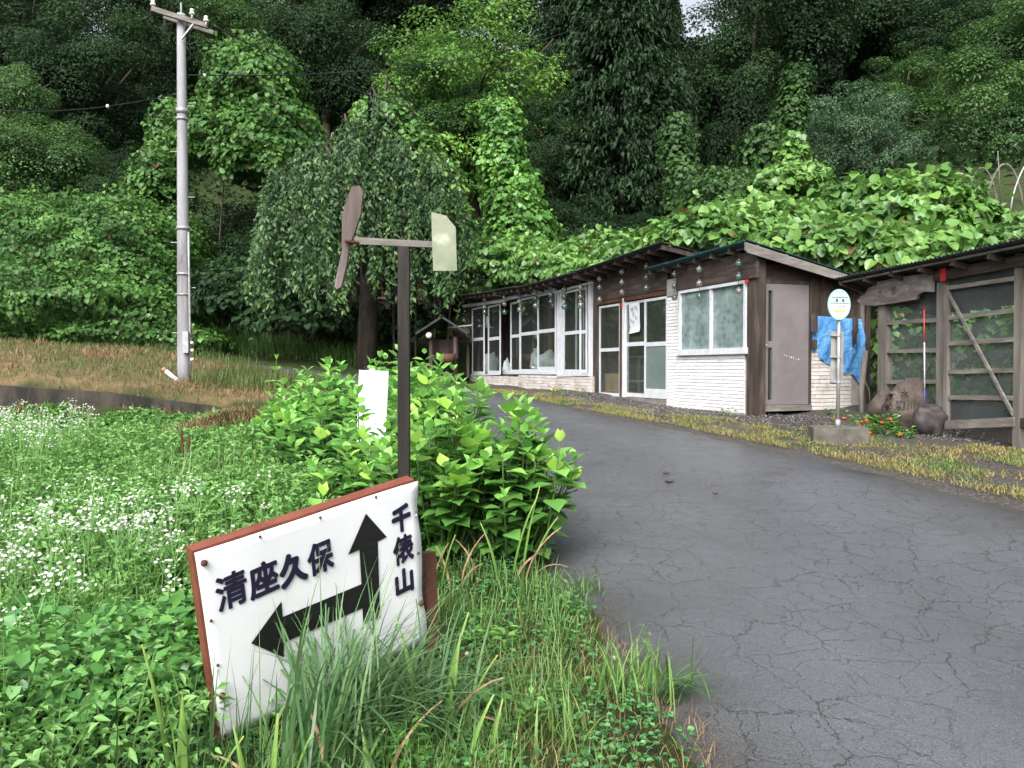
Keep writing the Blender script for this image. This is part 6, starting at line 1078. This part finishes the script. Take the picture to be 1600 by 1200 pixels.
for i, (px, py, Yd, lab) in enumerate(((960, 1028, 3.45, 'white clover head near the tall grass tuft'), (990, 1098, 3.2, 'white clover head low in the sprawling tuft'), (730, 1022, 3.5, 'pale seed head beside the red sign leg'))): tag(obj('clover_head', ball(at(px, py, Yd), .011, 10, 7), M['petal'], None, True), lab, 'flower')
# ------------------------------------------------------------------ mown bank, lane edges, verge by the sheds
p = scatter(BANK, 26000); n = len(p); zz = gz(p[:, 0], p[:, 1]); gr_ = wob(p[:, 0], p[:, 1], 1.1) + rng.normal(0, .35, n) > -.3; B = np.column_stack([p, zz])
bulk('mown_straw', blades(B[~gr_], rng.uniform(0, 6.28, (~gr_).sum()), rng.uniform(.08, .28, (~gr_).sum()), rng.uniform(.008, .018, (~gr_).sum()), rng.uniform(.8, 1.5, (~gr_).sum()), 2), M['straw'], kind='stuff', label='brown mown hay lying on the bank below the pole', cat='hay')
bulk('bank_grass', blades(B[gr_], rng.uniform(0, 6.28, gr_.sum()), rng.uniform(.04, .18, gr_.sum()), rng.uniform(.008, .016, gr_.sum()), rng.uniform(.3, 1.2, gr_.sum()), 2), M['bank_grass'], kind='stuff', label='green grass patches regrowing on the mown bank', cat='grass')
p = np.concatenate([np.column_stack([rng.uniform(-6.3, -3.6, 2500), rng.uniform(15.4, 18.6, 2500)]), scatter([(-22, 24.2), (-12, 22.3), (-6.6, 19.8), (-6.2, 20.3), (-12, 23.1), (-22, 25.4)], 3000)]); p = p[not_road(p)]; n = len(p)
bulk('lane_grass', blades(np.column_stack([p, gz(p[:, 0], p[:, 1])]), rng.uniform(0, 6.28, n), rng.uniform(.12, .4, n), rng.uniform(.01, .018, n), rng.uniform(.15, .9, n), 3), M['bank_grass'], kind='stuff', label='longer grass fringe beside the lane behind the pole', cat='grass')
p = scatter([(-16, 13.2), (-8.6, 13.15), (-5.2, 14.0), (-3.6, 13.8), (-3.4, 14.3), (-5.5, 14.3), (-8.6, 13.7), (-16, 13.6)], 1700); n = len(p)
bulk('wall_foot_straw', blades(np.column_stack([p, gz(p[:, 0], p[:, 1])]), rng.uniform(0, 6.28, n), rng.uniform(.08, .26, n), rng.uniform(.008, .016, n), rng.uniform(.5, 1.6, n), 2), M['straw'], kind='stuff', label='dry brown grass hanging over the retaining wall foot', cat='straw')
p = rng.normal(0, 1, (2600, 2)) * np.array([.75, .3]) + np.array([-4.3, 12.3]); n = len(p); hh = .28 * np.exp(-(((p[:, 0] + 4.3) / .8) ** 2 + ((p[:, 1] - 12.3) / .32) ** 2) / 1.2)
bulk('hay_pile', blades(np.column_stack([p, gz(p[:, 0], p[:, 1]) + hh]), rng.uniform(0, 6.28, n), rng.uniform(.12, .3, n), rng.uniform(.008, .015, n), rng.uniform(1.0, 1.6, n), 2), M['straw'], kind='stuff', label='brown raked hay pile at the end of the retaining wall', cat='hay')
# verge along the sheds: trampled yellow-green tufts over gravel
SV = np.concatenate([spline([(5.6, 4.5), (4.3, 6.6), (3.55, 8.6), (2.05, 12), (1.0, 15), (0, 18), (-1.1, 21.2)], 60), spline([(-.5, 21.5), (.8, 18), (1.9, 15), (2.9, 12.6), (4.6, 10.4), (6.2, 8.6), (8, 6), (8, 4)], 60)])
p = scatter(SV, 60000); p = p[not_road(p, -.03)]; d_ = wob(p[:, 0] * 1.2, p[:, 1] * 1.2, .55) + .5 * wob(p[:, 0] * 3, p[:, 1] * 3, .5) + rng.normal(0, .25, len(p)); rd = np.array([np.min((RR[::3, 0] - a) ** 2 + (RR[::3, 1] - c) ** 2) for a, c in p]) ** .5; keep = d_ > -.2 + .45 * np.clip(rd - .7, 0, 2) - .6 * np.clip((10.5 - p[:, 1]) / 2, 0, 1) ; p = p[keep]; n = len(p); yl = wob(p[:, 0] * 1.7 + 4, p[:, 1] * 1.7, .6) + rng.normal(0, .5, n) > -.5; B = np.column_stack([p, gz(p[:, 0], p[:, 1])])
for msk, mk, nm, lab in ((yl, 'grass_dry', 'dry_verge_grass', 'yellow withered grass along the verge before the sheds'), (~yl, 'grass', 'green_verge_grass', 'low green grass mixed into the verge before the sheds')):
    k = msk.sum(); bulk(nm, blades(B[msk], rng.uniform(0, 6.28, k), rng.uniform(.03, .09, k), rng.uniform(.005, .010, k), rng.uniform(1.0, 1.8, k), 2), M[mk], kind='stuff', label=lab, cat='grass')
# gravel by the shed walls and grit on the asphalt
def stones(poly, n, r0, r1, seed):
    r = np.random.default_rng(seed); p = scatter(poly, n); z = gz(p[:, 0], p[:, 1]); s = r.uniform(r0, r1, n); T = np.array([(1, 0, 0), (0, 1, 0), (-1, 0, 0), (0, -1, 0), (0, 0, .7), (0, 0, -.5)]); Ft = np.array([(0, 1, 4), (1, 2, 4), (2, 3, 4), (3, 0, 4), (1, 0, 5), (2, 1, 5), (3, 2, 5), (0, 3, 5)]); a = r.uniform(0, 6.28, n); jit = r.uniform(.6, 1.3, (n, 6, 1)); Tx = np.stack([T[None, :, 0] * np.cos(a)[:, None] - T[None, :, 1] * np.sin(a)[:, None], T[None, :, 0] * np.sin(a)[:, None] + T[None, :, 1] * np.cos(a)[:, None], np.tile(T[:, 2], (n, 1))], -1) * jit * s[:, None, None]
    return (Tx + np.column_stack([p, z + .012])[:, None, :]).reshape(-1, 3), (Ft[None] + (np.arange(n) * 6)[:, None, None]).reshape(-1, 3), np.repeat(r.random(n), 8)
M['gravel'] = mat_leaf('gravel_stone', [(0, (.05, .045, .04)), (.6, (.11, .10, .095)), (1, (.26, .25, .24))], 0.0, .85, .2)
bulk('gravel', stones([(4.2, 10.3), (2.3, 12.6), (.4, 18.5), (1.4, 18.5), (3.5, 13), (5.6, 11.6), (6.5, 9)], 5200, .006, .022, 61), M['gravel'], kind='stuff', label='loose grey gravel at the foot of the shed walls', cat='gravel')
bulk('road_grit', stones([(.9, 2), (.6, 4), (.3, 8), (-.6, 13), (.4, 14), (3, 8.5), (5, 3.5), (5.5, 2)], 1500, .002, .007, 62), M['gravel'], kind='stuff', label='pale grit scattered over the asphalt', cat='grit')
for i, (px, py, Yd, s, lab) in enumerate(((1046, 765, 7.5, .035, 'small brown clod lying in the middle of the asphalt'), (1040, 750, 7.9, .025, 'tiny dark clod just beyond the brown one on the asphalt'), (1117, 789, 7.0, .02, 'small dark pebble on the asphalt below the verge'), (914, 717, 9.3, .03, 'dark twig-like scrap on the damp asphalt'), (1086, 687, 10.5, .025, 'pale stone chip at the far asphalt edge'))): x_ = at(px, py, Yd)[0]; heap('road_clod', (x_, Yd, road_z(x_, Yd)), s, lab, 'clod', M['rock'], (1.2, 1, .5), i * 2.2, .3, 10, 7)
# marigolds by the bus stop, small flowers by the shop
def marigold(x, y, h, nl, heads, label, col):
    g = g1(x, y); root = empty('marigold_plant', (x, y, g), label, 'flowers', 'flowers along the sheds'); a = rng.uniform(0, 6.28, nl); f = rng.random(nl); q = rng.uniform(.02, .2, nl) * h / .3; P_ = np.column_stack([x + q * np.cos(a), y + q * np.sin(a), g + h * f * .85]); D = np.stack([np.cos(a), np.sin(a), rng.uniform(-.2, .6, nl)], 1); L = rng.uniform(.05, .09, nl); bulk('leaf_mass', leaves(P_, np.tile(UPV, (nl, 1)) + rng.normal(0, .4, (nl, 3)), D, L, L * .45, 'diamond'), M['lf_bright'], root, kind='stuff')
    for hx, hy, hz in heads: c = np.array([x + hx, y + hy, g + hz]); V, f_ = ball(c, .026, 12, 7, (1, 1, .65)); V = V + rng.normal(0, .003, V.shape); fl = obj('flower_head', (V, f_), col, root, True); obj('stem', tube([(x + hx * .4, y + hy * .4, g), c], .004, 5), M['lf_stem'], fl)
M['orange'] = plain('orange_petals', (.6, .11, .01), .7, .1, var=.3, scale=40); M['yellow'] = plain('yellow_petals', (.7, .5, .03), .6, .2, var=.2, scale=40)
def mg(px, py, Yd, h, nl, hd, lab, col=None):
    b_ = at(px, py, Yd); g = g1(b_[0], Yd); marigold(b_[0], Yd, h, nl, [((x - px) / FPX * Yd, -.05, at(x, y, Yd)[2] - g) for x, y in hd], lab, col or M['orange'])
mg(1380, 680, 10.3, .3, 190, [(1375, 660), (1388, 655), (1355, 676), (1370, 682), (1387, 682)], 'orange marigolds growing beside the carved stone'); mg(1350, 678, 10.5, .26, 90, [(1343, 659), (1351, 657), (1341, 666)], 'orange marigolds just behind the bus stop block'); mg(1306, 668, 11.6, .2, 40, [(1302, 655), (1316, 653)], 'marigolds half hidden behind the bus stop pole'); mg(1412, 690, 10.0, .16, 90, [(1403, 678)], 'low marigold plant with a single bud before the carved stone')
mg(869, 622, 17.2, .28, 50, [(862, 609), (868, 610), (872, 609)], 'small yellow flowers at the foot of the shop tiles', M['yellow']); mg(905, 618, 17.0, .2, 24, [], 'small green seedling by the shop tiles')
mg(1135, 650, 12.3, .16, 30, [], 'low green weed at the cabin tile footing')
tag(obj('tall_stem', tube([at(1362, 668, 11.2), at(1358, 610, 11.2), at(1336, 560, 11.2)], [.008, .007, .003], 6), M['lf_stem'], None, True), 'slender green stem leaning across the tarpaulin edge', 'stem')
# greenery in and behind the lean-to
vine('creeper_wall', 'leafy creeper growing behind the netting of the lean-to', [((7.2, 12.7, 1.7), (.9, .5, 1.0)), ((7.6, 11, 1.6), (.7, 1.6, 1.0)), ((6.5, 13.7, 1.7), (.35, .3, .9)), ((7.5, 9.2, 1.5), (.6, 1.2, .9))], 3200, .10, .2, M['lf_kudzu'], 21, cat='creeper', depth=.3, below=-.9)
